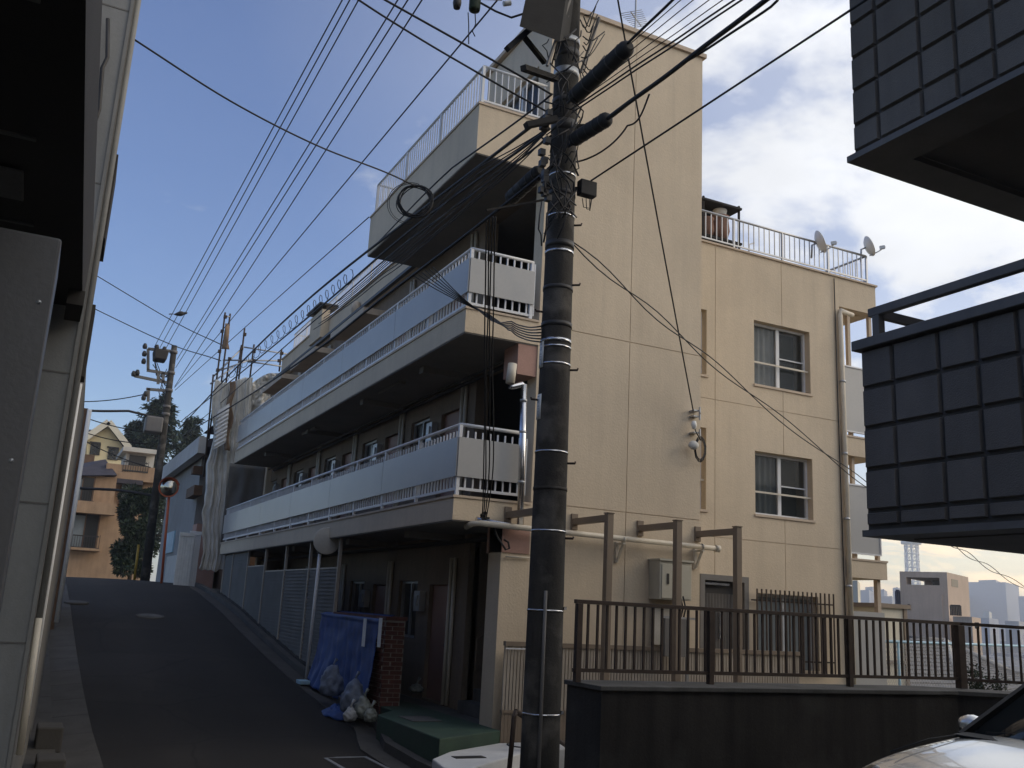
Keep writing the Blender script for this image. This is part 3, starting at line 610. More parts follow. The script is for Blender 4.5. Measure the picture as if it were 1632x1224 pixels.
# silver flue beside the balcony end
t = thing('steel_flue', (6.15, 12.45, 1.1), 'shiny silver flue pipe rising in front of the first balcony end', 'flue pipe')
D = lambda px, py, Y=12.47: onY(px, py, Y)
pts = [D(817,580), D(813,611), D(816,616), D(832,612), D(835,617), D(829,838)]
MB().tube([pts[0], pts[1]], .07, 12).build('hood', M['cream_pipe'], t)
MB().tube([pts[1]-V((0,0,.04)), pts[2]-V((0,0,.01)), pts[3], pts[4]], .045, 10).build('elbow', M['steel'], t)
MB().tube([pts[4]+V((0,0,.04)), D(832,730), pts[5]], .052, 12).build('flue', M['steel'], t)
for py in (690, 640, 770): c = D(835-(py-617)*.028, py); MB().tube([c, c+V((0,0,.03))], .058, 12).build('seam_ring', M['grey_metal'], t)
MB().tube([pts[5], pts[5]-V((.03,0,.03)), pts[5]-V((.7,-.02,-.03))], .045, 10).build('run', M['steel'], t)
q = MB(); q.tube([D(786,838),D(792,855),D(806,876),D(812,874),D(810,864),D(803,860)], .016, 6); q.build('hanging_hose', M['black_plastic'], label='short black hose curling below the first balcony corner', cat='hose')
q = MB(); q.tube([D(806,887,12.56), D(845,889,12.56)], .012, 6); q.build('wall_conduit', M['cream_pipe'], label='short thin conduit on the pier below the balcony', cat='conduit')
# awning frame posts in front of the gable
for k, (x, lb) in enumerate(((6.2,'brown bracket arm and post half hidden behind utility pole'),(7.33,'brown bracket arm and post nearest the utility pole on its right'),(8.53,'brown bracket arm and post in front of the meter cabinet'),(9.65,'brown bracket arm and post in front of the louvred door'))):
    t = thing('bracket_post', (x, 11.6, -1.93), lb, 'post', 'brown posts along the gable')
    MB().box(x-.05,x+.05,11.55,11.65,-1.93,1.4).build('post', M['brown_post'], t, bevel=.006)
    MB().box(x-.047,x+.047,11.651,12.56,1.29,1.385).build('arm', M['brown_post'], t, bevel=.004)
    MB().box(x-.055,x+.055,12.5605,12.598,1.22,1.46).build('wall_plate', M['brown_post'], t, bevel=.004)
    MB().box(x-.056,x+.056,11.54,11.66,1.4005,1.415).build('cap', M['brown_post'], t)
# slatted fence
fx0, fx1 = 6.14, onY(1277, 1040, 12.35).x
t = thing('slatted_fence', (9, 12.35, -1.93), 'brown fence of narrow upright slats standing along the gable foot', 'fence')
MB().box(fx0,fx1,12.31,12.39,-.50,-.44).build('top_rail', M['brown_post'], t)
MB().box(fx0,fx1,12.32,12.38,-1.40,-1.36).build('middle_rail', M['brown_post'], t)
MB().box(fx0,fx0+.5,12.30,12.308,-.545,-.525).build('strip', M['white_metal'], t)
sm_ = mesh_of(MB().box(-.018,.018,-.012,.012,0,.858), M['slat'], 'slat')
n = int((fx1-fx0)/.052)
for i in range(n): place('slat', sm_, (fx0+.02+i*.052, 12.35, -1.3595), t)
sm2 = mesh_of(MB().box(-.024,.024,-.012,.012,0,.53), M['brown_post'], 'board')
for i in range(n): place('board', sm2, (fx0+.026+i*.052, 12.35, -1.9305), t)
# meter cabinet on the gable and board below it
t = thing('meter_cabinet', (8.95, 12.45, -.15), 'cream steel meter cabinet mounted on the gable wall near its corner', 'cabinet')
c0 = onY(1052, 893, 12.3); c1 = onY(1102, 958, 12.3)
MB().box(c0.x,c1.x,12.30,12.597,c1.z,c0.z).build('case', M['cream_box'], t, bevel=.006)
MB().box(c0.x+.03,c0.x+.28,12.285,12.299,c1.z+.02,c0.z-.05).build('door', M['cream_box'], t, bevel=.004); MB().box(c0.x+.30,c1.x-.02,12.285,12.299,c1.z+.02,c0.z-.05).build('door', M['cream_box'], t, bevel=.004)
MB().box(c0.x+.12,c0.x+.16,12.275,12.284,.5,.66).build('lock', M['dark_metal'], t); MB().box(c0.x-.02,c1.x+.02,12.27,12.597,c0.z+.001,c0.z+.03).build('rain_hood', M['cream_box'], t)
a = onY(1043, 968, 12.5); b = onY(1062, 1028, 12.5); MB().box(a.x,b.x+.25,12.50,12.55,b.z,a.z+.05).build('meter_board', M['plaster_light'], label='pale grey board on the wall below the meter cabinet', cat='board')
a = onY(1057, 985, 12.15); b = onY(1089, 1047, 12.15)
t = thing('control_box', (a.x+.15, 12.15, b.z), 'two dark grey steel boxes on a rack below the meter cabinet', 'control box')
for i in range(2): MB().box(a.x+i*.2,a.x+.185+i*.2,12.10,12.2,b.z,a.z).build('box', M['trim_grey'], t, bevel=.004)
MB().bar((a.x-.02,12.15,a.z+.02),(a.x+.62,12.15,a.z+.01),.03,.03).build('rack_bar', M['grey_metal'], t); MB().bar((a.x+.45,12.15,a.z),(a.x+.44,12.15,-1.9),.04,.04,(0,1,0)).build('leg', M['grey_metal'], t)
for dx in (.24, .33, .38): MB().tube([(a.x+dx,12.15,a.z+.03),(a.x+dx+.05,12.17,a.z+.16),(a.x+dx+.02,12.2,a.z+.34)], .014, 6).build('hose', M['black_plastic'], t)
# drop wire anchors on the tower corner
t = thing('wire_anchor', tuple(onY(1105, 660, 12.55)), 'cluster of wire brackets and coiled drop cable on the tower corner', 'bracket')
A = lambda px, py, Y=12.5: onY(px, py, Y)
for py in (655, 664, 690): c = A(1107, py, 12.53); MB().box(c.x-.06,c.x+.06,12.47,12.597,c.z-.01,c.z+.01).box(c.x+.04,c.x+.06,12.44,12.4695,c.z-.06,c.z+.06).build('bracket', M['grey_metal'], t)
MB().lathe([(0,-.09),(.03,-.08),(.05,-.02),(.035,.05),(0,.06)], A(1106,676,12.46), 10).build('insulator', M['ceramic'], t); MB().lathe([(0,.0),(.06,.0),(.09,.05),(.06,.1),(0,.1)], A(1105,713,12.48), 10, (-.4,-.6,.5)).build('cap', M['plaster_light'], t)
for k in range(4): MB().tube([A(1112+14*math.sin(i*.6)*(1+.12*k)*.5+4, 716+16*math.cos(i*.6)*(1+.1*k), 12.44+.01*k) for i in range(12)], .006, 4).build('cable_coil', M['cable'], t)
MB().tube([A(1105,674,12.45),A(1109,688,12.44),A(1117,702,12.44)], .009, 5).build('lead', M['cable'], t)

# ---------------------------------------------------------------- screen fence under the balcony, brick wall with net, rubbish
t = thing('screen_fence', (5.45, 24, -.9), 'dim grey ribbed screen panels between white posts under the long balcony', 'fence')
py = [18.4+2.17*i for i in range(6)]+[30.6]
for i, y in enumerate(py): MB().box(5.42,5.48,y-.03,y+.03,zr(y)+.05,1.183).build('post', M['slat'], t)
for i in range(6):
    a, b = py[i]+.032, py[i+1]-.032; zt = .60 if i < 3 else (.75 if i == 3 else 1.17)
    q = MB(); q.hexa([(5.455,a,zr(a)+.14),(5.47,a,zr(a)+.14),(5.47,b,zr(b)+.14),(5.455,b,zr(b)+.14)], [(5.455,a,zt),(5.47,a,zt),(5.47,b,zt),(5.455,b,zt)])
    z = zt-.03
    while z > zr(a)+.16:
        yb = b if z > zr(b)+.16 else a+(b-a)*(z-zr(a)-.14)/(zr(b)-zr(a)+.001)
        if yb > a+.02: q.box(5.438,5.4545,a,min(b, yb),z-.035,z)
        z -= .075
    q.build('ribbed_panel', M['left_grey'], t)
    if i < 4: MB().box(5.435,5.475,a,b,zt+.001,zt+.03).build('top_rail', M['slat'], t)
q = MB()
for k in range(24):
    a = 18.3+k*.53; q.hexa([(5.38,a,zr(a)-.1),(5.56,a,zr(a)-.1),(5.56,a+.525,zr(a+.525)-.1),(5.38,a+.525,zr(a+.525)-.1)], [(5.38,a,zr(a)+.14),(5.56,a,zr(a)+.14),(5.56,a+.525,zr(a+.525)+.14),(5.38,a+.525,zr(a+.525)+.14)])
q.build('plinth', M['concrete_wall'], t)
bwz0, bwz1 = -1.85, -.27
t = thing('brick_wall', (5.55, 16.8, bwz0), 'short red brick wall beside the entrance draped with blue net', 'wall')
MB().box(5.412,5.738,15.262,18.25,bwz0-.1,bwz1-.01).build('mortar_core', M['mortar'], t); MB().box(5.39,5.76,15.24,18.28,bwz1-.009,bwz1+.05).build('cap', M['brick'], t)
bk = [mesh_of(MB().box(-.1,.1,-.02,.02,0,.058), M['brick'], 'brick'), mesh_of(MB().box(-.047,.047,-.02,.02,0,.058), M['brick'], 'brick'), mesh_of(MB().box(-.02,.02,-.1,.1,0,.058), M['brick'], 'brick')]
rest = MB()
for r_ in range(22):
    z = bwz0+.02+r_*.0695
    off = r_ % 2
    for i, (x, mi) in enumerate((((5.505,0),(5.665,1)) if off else ((5.46,1),(5.63,0)))):
        place('brick', bk[mi], (x+random.uniform(-.003,.003), 15.27+random.uniform(-.003,.003), z), t)
    y = 15.36+off*.105
    for k in range(14):
        if y+.1 > 18.24: break
        if k < 2: place('brick', bk[2], (5.418+random.uniform(-.003,.003), y, z), t)
        else: rest.box(5.398,5.438,y-.1,y+.1,z,z+.058)
        y += .21
rest.build('bricks', M['brick'], t, kind='stuff')
def netf(u, v):
    y = 15.42+u*3.5; top = bwz1+.07; gz_ = zr(y)+.05
    z = top+(gz_-top)*v
    fold = .05*math.sin(u*23+1.5*math.sin(v*3))+.03*math.sin(u*51+v*4)
    flare = .17*v**2.2*(1+.5*math.sin(u*9+1))
    x = 5.375-.02-max(0, flare)-(.02+.6*v)*abs(fold)-.02*noise.noise(V((u*8, v*6, 0)))
    if v < .06: x = 5.30+(.06-v)/.06*.3
    return V((x, y+.04*math.sin(v*7), z+.03*noise.noise(V((u*12, v*5, 3)))*v))
MB().grid(netf, 90, 36).build('garbage_net', M['blue_net'], label='blue net draped over the brick wall and rubbish bags', cat='net', solid=.006)
def bag(px, py, Z, r, mt, label, sq=1.0):
    c = onX(px, py, Z); q = bmesh.new(); bmesh.ops.create_icosphere(q, subdivisions=4, radius=1)
    sd_ = random.random()*50; vs = []
    for v in q.verts:
        d = v.co.normalized(); f = 1+.22*noise.noise(d*2.2+V((sd_,0,0)))+.12*abs(noise.noise(d*6+V((0,sd_,0))))+.05*noise.noise(d*14+V((sd_,1,2)))
        if d.z > .75: f *= 1+(d.z-.75)*1.3
        p_ = d*r*f; p_.z = max(p_.z*sq, -r*.72); vs.append(c+p_+V((0,0,r*.72)))
    fs = [tuple(v.index for v in f.verts) for f in q.faces]; q.free()
    t = thing('rubbish_bag', tuple(c), label, 'rubbish bag', 'rubbish bags by the kerb'); MB().add(vs, fs, True).build('sack', M[mt], t)
    k = V((c.x, c.y, max(v.z for v in vs))); MB().tube([k-V((0,0,.03)), k+V((.02,.01,.04)), k+V((.06,.03,.09))], [.02,.014,.03], 6).build('knot', M[mt], t)
bag(527, 1108, 5.0, .2, 'bag', 'pale plastic rubbish bag under the blue net nearest the sign post', 1.25)
bag(562, 1134, 4.98, .2, 'bag', 'pale rubbish bag with peaked top in the middle of the heap', 1.3)
bag(557, 1149, 4.80, .10, 'bag_white', 'small round white bag at the front of the heap on the kerb')
bag(578, 1144, 5.05, .15, 'bag_clear', 'clear bag of bottles lying against the brick wall foot')
bag(590, 1150, 5.02, .10, 'bag_clear', 'little clear bag lying right of the heap beside green floor')
bag(663, 1107, 6.35, .12, 'bag_clear', 'crumpled clear bag left on the corridor floor behind the brick wall', .6)
def netblob():
    c = onX(539, 1143, 4.95)
    def f(u, v): a = u*2*math.pi; r = .06+.32*v; return V((c.x+r*math.cos(a)*.7, c.y+r*math.sin(a)*1.4, c.z+.02+.17*(1-v)**.7+.05*noise.noise(V((math.cos(a)*3, math.sin(a)*3, v*5)))))
    MB().grid(f, 40, 12).build('net_end', M['blue_net'], label='bunched blue net corner spilling onto the gutter', cat='net', solid=.006)
netblob()
c = onZ(483, 1090, -1.58); q = MB(); q.box(c.x-.1,c.x+.1,c.y-.16,c.y+.16,c.z,c.z+.07); q.build('post_base', M['blue_paint'], label='small blue weight at the foot of the sign post', cat='base', bevel=.01)
for px in (581, 606):
    c = onX(px, 1007, 5.29); MB().box(5.28,5.285,c.y-.08,c.y+.08,c.z-.24,c.z+.22).build('notice', M['paper'], label='white notice strip hung on the blue net '+('near its right edge' if px > 600 else 'away from its edge'), cat='notice', group='notices on the net')
# road sign seen from behind
t = thing('sign_post', (5.22, 19.05, -1.6), 'white sign post with round disc seen from behind', 'road sign')
a = onX(487, 1092, 5.22); b = onX(513.5, 848, 5.22)
MB().tube([a, b], .034, 10).build('pole', M['white_metal'], t); c = onX(521, 862, 5.30)
MB().lathe([(0,.0),(.26,.0),(.27,.012),(.26,.02),(0,.02)], c, 28, (-.25,-.97,0)).build('disc', M['plaster_light'], t)
for f in (.95, .86): p = a.lerp(b, f); MB().tube([p-V((0,0,.02)), p+V((0,0,.02))], .042, 10).build('clamp', M['dark_metal'], t)
# rust red handrail by the pole
t = thing('handrail', (5.35, 10.6, -2.0), 'rust red bent handrail standing left of the utility pole', 'handrail')
a = onY(812, 1224, 9.6); b = onY(820, 1134, 9.6); c = onY(905, 1190, 10.6)
MB().tube([(a.x-.02,9.6,-2.0), b-V((0,0,.05)), b+V((.03,.02,0))], .028, 8).build('upright', M['rust'], t); MB().tube([b+V((.02,.01,0)), c], .028, 8).build('rail', M['rust'], t); MB().tube([c, (c.x,c.y,-1.93)], .028, 8).build('upright', M['rust'], t)

# ---------------------------------------------------------------- parapet wall with brown railing
wy0 = 9.15; k0 = onY(959, 1093, wy0); zc = k0.z; r9 = ray(904, 1086); wy1 = k0.x/(r9.x/r9.y); kb = onY(1525, 1098, wy0); wx0, wx1 = k0.x, kb.x
ex, ey = 9.0, -2.6   # direction after the bend
t = thing('parapet_wall', ((wx0+wx1)/2, 9.3, -1.75), 'dark stained concrete parapet wall along the edge of the parking yard', 'wall')
MB().box(wx0, wx1, wy0, wy1, -2.3, zc-.05).build('wall_body', M['concrete_wall'], t)
MB().box(wx0-.03, wx1, wy0-.03, wy1+.03, zc-.0495, zc).build('cap', M['concrete_dark'], t, bevel=.008)
th = wy1-wy0
P0, P1, P2, P3 = (wx1+.002,wy0), (wx1+ex,wy0+ey), (wx1+ex,wy0+ey+th), (wx1+.002,wy1)
def zd(x): return zc-.012*(x-wx1)
for nm, z0, e in (('wall_body', None, 0), ('cap', 1, .03)):
    pts = [(P0[0],P0[1]-e),(P1[0],P1[1]-e),(P2[0],P2[1]+e),(P3[0],P3[1]+e)]
    q = MB(); q.hexa([(x,y,-2.3 if z0 is None else zd(x)-.0495) for x, y in pts], [(x,y,zd(x)-(.05 if z0 is None else 0)) for x, y in pts]); q.build(nm, M['concrete_wall' if z0 is None else 'concrete_dark'], t)
ym = (wy0+wy1)/2+.05; rl = thing('iron_railing', ((wx0+wx1)/2, ym, zc), 'dark brown iron railing with thin bars on top of the parapet wall', 'railing')
a = onY(917, 955, ym); zt = a.z; zb = onY(922, 1068, ym).z; rx0 = a.x; rx1 = onY(1527, 990, ym).x
MB().box(rx0, rx1, ym-.03, ym+.03, zt-.045, zt).build('top_rail', M['rust'], rl, bevel=.004); MB().box(rx0, rx1, ym-.02, ym+.02, zb-.02, zb+.02).build('bottom_rail', M['rust'], rl)
for px in (922, 1132, 1352): x = onY(px, 1000, ym).x; MB().box(x-.035,x+.035,ym-.035,ym+.035,zc+.001,zt-.046).build('post', M['rust'], rl, bevel=.004)
MB().box(rx1-.065,rx1+.065,ym-.05,ym+.05,zc+.001,zt-.046).build('post', M['rust'], rl, bevel=.004)
n = round((rx1-rx0)/.128); bb = mesh_of(MB().box(-.0125,.0125,-.0125,.0125,0,zt-.046-zb-.021), M['rust'], 'bar')
for i in range(1, n): place('bar', bb, (rx0+.05+(rx1-rx0-.05)*i/n, ym, zb+.0205), rl)
q = MB(); q.bar((rx1+.06,ym,zt-.022),(rx1+ex,ym+ey,zt-.1),.06,.045); q.build('top_rail', M['rust'], rl); q = MB(); q.bar((rx1+.06,ym,zb-.01),(rx1+ex,ym+ey,zb-.12),.04,.04); q.build('bottom_rail', M['rust'], rl)
for i in range(1, 34):
    f = i*.13/ex*.96; x, y = rx1+.06+f*ex, ym+f*ey
    place('bar', bb, (x, y, zb+.01-f*.1), rl)
# ---------------------------------------------------------------- main utility pole
PY = 8.2; pb = onY(859.5, 1224, PY); pt = onY(903, 105, PY); dirp = (pt-pb)/(pt.z-pb.z)
base = pb+dirp*(-1.98-pb.z); top = pb+dirp*(11.6-pb.z)
def depth(v): return v.dot(fw)
r0 = .5*63*depth(pb)/FPX; r1 = .5*38.5*depth(pt)/FPX; sl2 = (r1-r0)/(pt.z-pb.z)
PX = lambda z: pb+dirp*(z-pb.z); PR = lambda z: r0+sl2*(z-pb.z)
pole = thing('utility_pole', tuple(base), 'tall dark concrete utility pole with steel bands and cables in the foreground', 'utility pole')
MB().tube([base+V((0,0,-.3))]+[PX(z) for z in (-1,0,1,2,3,4,5,6,7,8,9,10,11.6)], [PR(-2.2)]+[PR(z) for z in (-1,0,1,2,3,4,5,6,7,8,9,10,11.6)], 28).build('shaft', M['concrete_pole'], pole)
def zat(py): return onY(816+ (868-816), py, PY).z if False else (lambda d: d.z*PY/d.y)(ray(903-(py-105)*.0389, py))
for py, w_, mt in ((1137,.018,'steel'),(973,.018,'steel'),(847,.018,'steel'),(722,.018,'steel'),(583,.02,'steel'),(556,.02,'steel'),(546,.035,'steel'),(520,.05,'dark_metal'),(462,.04,'dark_metal'),(405,.03,'steel'),(393,.07,'dark_metal'),(348,.02,'steel'),(312,.05,'dark_metal'),(283,.02,'steel'),(120,.09,'grey_metal'),(90,.09,'dark_metal'),(70,.07,'grey_metal'),(205,.12,'dark_metal'),(165,.06,'dark_metal'),(780,.03,'concrete_pole')):
    z = zat(py); MB().tube([PX(z-w_/2), PX(z+w_/2)], PR(z)+.006, 28).build('band', M[mt], pole)
for py, s in ((590,1),(455,1),(738,1),(845+12,1),(300,1),(640,-1),(500,-1),(360,1)):
    z = zat(py); c = PX(z); d = (rt*s*.95-V((0,.25,0))).normalized(); d.z = 0; MB().tube([c+d*PR(z)*.8, c+d*(PR(z)+.075), c+d*(PR(z)+.08)+V((0,0,.02))], .011, 6).build('step_bolt', M['rust'], pole)
for py in (968, 1133): z = zat(py); MB().box(PX(z).x+PR(z)*.75,PX(z).x+PR(z)*.75+.03,PX(z).y-PR(z)*.75,PX(z).y-PR(z)*.72+.03,z-.015,z+.015).build('band_buckle', M['steel'], pole)
d = (-V((PX(0).x, PX(0).y, 0)).normalized()+rt*-.02).normalized()
MB().tube([base+d*(PR(-2)+.02), PX(-.5)+d*(PR(-.5)+.02), PX(zat(942))+d*(PR(.3)+.02)], .017, 8).build('conduit', M['trim_grey'], pole)
for py0, py1 in ((549,590),(632,672)):
    z1, z0 = zat(py0), zat(py1); dd = (d*.42-rt*.9).normalized(); dd.z = 0; tt = dd.cross(V((0,0,1)))
    def pf(u, v): a = (u-.5)*.55; n_ = dd*math.cos(a)+tt*math.sin(a); z = z0+(z1-z0)*v; return PX(z)+n_*(PR(z)+.008)
    o = MB().grid(pf, 6, 2).build('number_plate', M['paper'], pole, solid=.003)
    for k, (fa, fb) in enumerate(((.88,.94),(.66,.8),(.5,.54),(.4,.44),(.3,.34),(.12,.2))):
        MB().grid(lambda u, v: pf(.3+.35*u, fa+(fb-fa)*v)+dd*.004, 3, 1).build('print_mark', M['grey_metal'], o)
# equipment on the upper pole
def PO(px, py, Y=PY-.25): return onY(px, py, Y)
a = PO(842, 5, 8.0); b = PO(905, 58, 8.0)
q = MB(); q.hexa([PO(828,42,7.7),PO(892,66,7.7),PO(915,60,8.3),PO(850,34,8.3)], [PO(846,-40,7.7),PO(905,-25,7.7),PO(925,-25,8.3),PO(866,-40,8.3)]); q.build('equipment_box', M['equipment'], pole)
for (p0, p1, w_, Y0, Y1) in (((808,78),(885,12),.07,7.9,7.9),((832,55),(868,100),.05,7.9,8.1),((834,108),(886,126),.07,7.8,8.1),((905,25),(884,95),.03,7.95,8.0),((955,28),(926,115),.03,8.0,8.15),((872,105),(908,0),.03,7.8,7.85)):
    MB().bar(PO(*p0, Y0), PO(*p1, Y1), w_, w_*.8).build('brace', M['equipment'] if w_ > .04 else M['trim_grey'], pole)
MB().bar(PO(886,190,7.85), PO(838,200,7.85), .08, .06).build('cable_bracket', M['equipment'], pole)
MB().bar(PO(775,335,8.0), PO(870,318,8.15), .02, .02).build('cable_bracket', M['equipment'], pole)
MB().bar(PX(5.0)+V((0,-.2,0)), PX(5.0)+V((0,-.2,0))+rt*.35, .04, .04).build('cable_bracket', M['equipment'], pole)
# crossarms above the picture, carrying the power lines
for z in (8.9, 9.7): MB().bar(PX(z)+V((-3.0,-.2,0)), PX(z)+V((.6,-.2,0)), .09, .09).build('crossarm', M['grey_metal'], pole)
MB().bar(PX(6.75)+V((-1.6,-.25,0)), PX(6.75)+V((.5,-.25,0)), .08, .08).build('crossarm', M['grey_metal'], pole)
# insulator and lamp-like switch hanging from the arm at the top of the picture
t = thing('cutout_switch', tuple(PO(752, 5)), 'dark cylindrical switch hanging from an arm at the top of the picture', 'switch')
MB().lathe([(0,0),(.055,0),(.06,.02),(.06,.16),(.05,.2),(.05,.3),(0,.3)], PO(756,17,8.0), 14).build('body', M['leaf'], t); MB().lathe([(0,0),(.035,0),(.045,.06),(.035,.14),(0,.2)], PO(728,13,8.0), 10).build('bushing', M['dark_metal'], t)
MB().bar(PO(722,-6,8.0), PO(800,-2,8.0), .03, .03).build('arm', M['grey_metal'], t); MB().tube([PO(746,20,8.0),PO(747,40,8.0),PO(747,70,8.0)], .006, 4).build('lead', M['cable'], t); MB().tube([PO(757,20,8.0),PO(758,38,8.0),PO(753,50,8.0),PO(757,58,8.0)], .006, 4).build('lead', M['cable'], t)
MB().tube([PO(765,4,8.0),PO(790,18,8.0),PO(815,28,8.0),PO(840,20,8.0),PO(866,-4,8.1)], .012, 6).build('lead', M['cable'], t); MB().lathe([(0,0),(.03,0),(.03,.08),(0,.08)], PO(803,6,8.0), 8, (1,0,.5)).build('insulator', M['ceramic'], t)
# cable closures (black sleeves on the cables)
def sleeve(p, q_, r, label):
    p, q_ = V(p), V(q_); d = (q_-p); mb_ = MB(); mb_.tube([p, p+d*.03, p+d*.06, p+d*.94, p+d*.97, q_], [r*.5, r*.85, r, r, r*.85, r*.5], 12)
    t = thing('cable_closure', tuple(p), label, 'cable closure', 'black cable closures at the pole'); mb_.build('sleeve', M['black_plastic'], t)
    for f in (.12, .3, .5, .7, .88): MB().tube([p+d*(f-.006), p+d*(f+.006)], r*1.06, 12).build('clip', M['dark_metal'], t)
# ---------------------------------------------------------------- far utility pole
FY = 42.0; fb = onY(231, 925, FY); ft = onY(278, 551, FY)
fp = thing('utility_pole', (fb.x, FY, .3), 'distant utility pole with transformers at the top of the slope', 'utility pole')
MB().tube([(fb.x,FY,.2), (ft.x,FY,ft.z)], [.19,.12], 12).build('shaft', M['concrete_pole'], fp)
F = lambda px, py, Y=FY: onY(px, py, Y)
for p, q_ in (((236,556),(276,560)),((234,590),(270,596)),((214,599),(272,611)),((233,620),(268,623)),((236,556),(236,590)),((237,619),(236,640)),((252,594),(252,612)),((260,594),(260,610))):
    MB().bar(F(*p), F(*q_), .11, .11).build('crossarm', M['trim_grey'], fp)
for c, r in (((255,564),1),):
    a = F(244.5,558,FY-.1); b = F(266,577,FY-.1); MB().hexa([(a.x+.06,FY-.5,b.z),(b.x-.06,FY-.5,b.z),(b.x-.06,FY+.3,b.z),(a.x+.06,FY+.3,b.z)], [(a.x,FY-.5,a.z),(b.x,FY-.5,a.z),(b.x,FY+.3,a.z),(a.x,FY+.3,a.z)]).build('transformer', M['left_dark'], fp, bevel=.05)
a = F(232,664,FY-.2); b = F(256,692,FY-.2); MB().box(a.x,b.x,FY-.6,FY+.1,b.z,a.z).build('transformer', M['trim_grey'], fp, bevel=.06)
for px, py in ((231,552),(230,564),(229,576),(213,596),(219,594),(232,628),(229,634),(250,554),(262,557)): MB().lathe([(0,-.12),(.08,-.1),(.1,0),(.06,.12),(0,.14)], F(px,py,FY-.1), 8).build('insulator', M['dark_metal'], fp)
for k in range(10):
    a = F(236+random.uniform(0,30), 560+random.uniform(0,60)); b = F(262+random.uniform(0,14), 590+random.uniform(0,70)); m_ = (a+b)/2+V((random.uniform(-.2,.2),0,-.35)); MB().tube([a, m_, b], .022, 4).build('lead', M['cable'], fp)
for py in (561, 594, 622, 648, 660): z = F(275-(py-560)*.127, py).z; x = fb.x+(ft.x-fb.x)*(z-.3)/(ft.z-.3); MB().tube([(x,FY,z-.06),(x,FY,z+.06)], .165, 12).build('band', M['trim_grey'], fp)
# ---------------------------------------------------------------- wires
def wire(pts, r, sag, label, group, name='overhead_cable', cat='cable', wob=0, n=16, mt='cable'):
    out_ = []
    pts = [V(p) for p in pts]; ext_ = [pts[0]*2-pts[1]]+pts+[pts[-1]*2-pts[-2]]
    for k_, (a, b) in enumerate(zip(pts, pts[1:])):
        p0, p3 = ext_[k_], ext_[k_+3]; d_ = (b-a).length; m0 = ((a-p0).normalized()+(b-a).normalized())*.5*d_; m1 = ((p3-b).normalized()+(b-a).normalized())*.5*d_
        for i in range(n):
            t_ = i/n; t2, t3 = t_*t_, t_**3
            p = a*(2*t3-3*t2+1)+m0*(t3-2*t2+t_)+b*(-2*t3+3*t2)+m1*(t3-t2); p.z -= sag*4*t_*(1-t_)
            if wob: p += V((noise.noise(p*.9)*wob, noise.noise(p*.9+V((9,0,0)))*wob, noise.noise(p*1.3+V((0,7,0)))*wob))
            out_.append(p)
    out_.append(V(pts[-1]))
    q = MB(); q.tube(out_, r, 5); return q.build(name, M[mt], label=label, cat=cat, group=group)
def extend(far, top, z, Y, Yf):
    far, top = V((*far, 0)), V((*top, 0)); s = 0
    for _ in range(4000):
        p = top+(top-far)*s; d = ray(p.x, p.y)
        if d.z/d.y*Y >= z: break
        s += .002
    return d*(Y/d.y)
WHICH = iter(('leftmost','middle','rightmost')*2)
for f_, t_, z in (((246,553),(545.5,0),9.75),((255,554),(557.5,0),9.75),((264,556),(571.5,0),9.75)):
    A = F(*f_); b = extend(f_, t_, z, PY-.2, FY); wire([A, b, b+(b-A).normalized()*18], .013, .25 if False else .0, next(WHICH)+' thin power line of the left trio rising from the distant pole', 'left trio of power lines', 'power_line', 'power line', n=20)
for f_, t_, z in (((282,573),(634,0),8.95),((280,586),(650,0),8.95),((278.5,616),(672.5,0),8.95)):
    A = F(*f_); b = extend(f_, t_, z, PY-.2, FY); wire([A, b, b+(b-A).normalized()*18], .013, 0, next(WHICH)+' thin power line of the right trio rising from the distant pole', 'right trio of power lines', 'power_line', 'power line', n=20)
A = F(278,618); b = extend((278,618), (783,12), 6.75, PY-.2, FY); wire([A, b], .011, 0, 'thin guy wire from the distant pole to the hanging switch', None, 'power_line', 'wire')
A = F(279,622); wire([A, onY(473,448,24), onY(588,346,17.9)], .012, 0, 'thin wire from the distant pole to the terrace parapet', None, 'power_line', 'wire')
# telephone bundles along the street
N1 = PO(890,168,8.0); wire([F(285,683), onY(488,480,18.5), N1], .021, 0, 'thick twisted cable from main pole down the street, uppermost of the bundles', 'telephone bundles')
N2 = PO(876,205,8.0); wire([F(288,672), onY(428,558,21.5), onY(519.5,482,16), onY(677,349,11.2), N2], .016, 0, 'telephone cable with looping lashing wire in front of the terrace', 'telephone bundles')
N3 = PO(884,262,8.0); wire([F(292,694), onY(519.5,547,15.5), onY(610,475,12), onY(792,336,8.8), N3], .019, 0, 'lowest telephone cable passing under the terrace to the closure', 'telephone bundles')
wire([PO(880,215,8.0), onY(640,392,12), onY(500,512,18), F(296,690)], .012, .02, 'thin cable close beside the looping telephone cable', 'telephone bundles')
wire([PO(880,150,8.0), onY(720,268,11), onY(588,400,17)], .012, .03, 'thin slack cable just above the thick street cable', 'telephone bundles')
# looping lashing wire
pts = []
for i in range(150):
    f = i/149; a = onY(352+(560-352)*f, 612+(445-612)*f, 26-10*f); ph = i*.9; pts.append(a+V((.06*math.cos(ph),0,.07+.13*math.sin(ph))))
MB().tube(pts, .007, 4).build('lashing_wire', M['cable'], label='thin wire spiralling along the telephone cable beside the roof railing', cat='wire')
# bundle fan left of the pole
for k in range(6):
    a = PO(872+random.uniform(-4,4), 205+k*2.5, 8.0); b = onY(768-k*4+random.uniform(-3,3), 268+k*12+random.uniform(-5,5), 9.0+.1*k); c = onY(640-k*6, 392+k*10, 12.5)
    wire([a, b, c, onY(540-k*8, 480+k*9, 16.5)], .007, .02, ('uppermost','second','third','fourth','fifth','lowest')[k]+' of six telephone wires fanning out below the terrace', 'telephone wires fanning out from the pole', wob=.02, n=8)
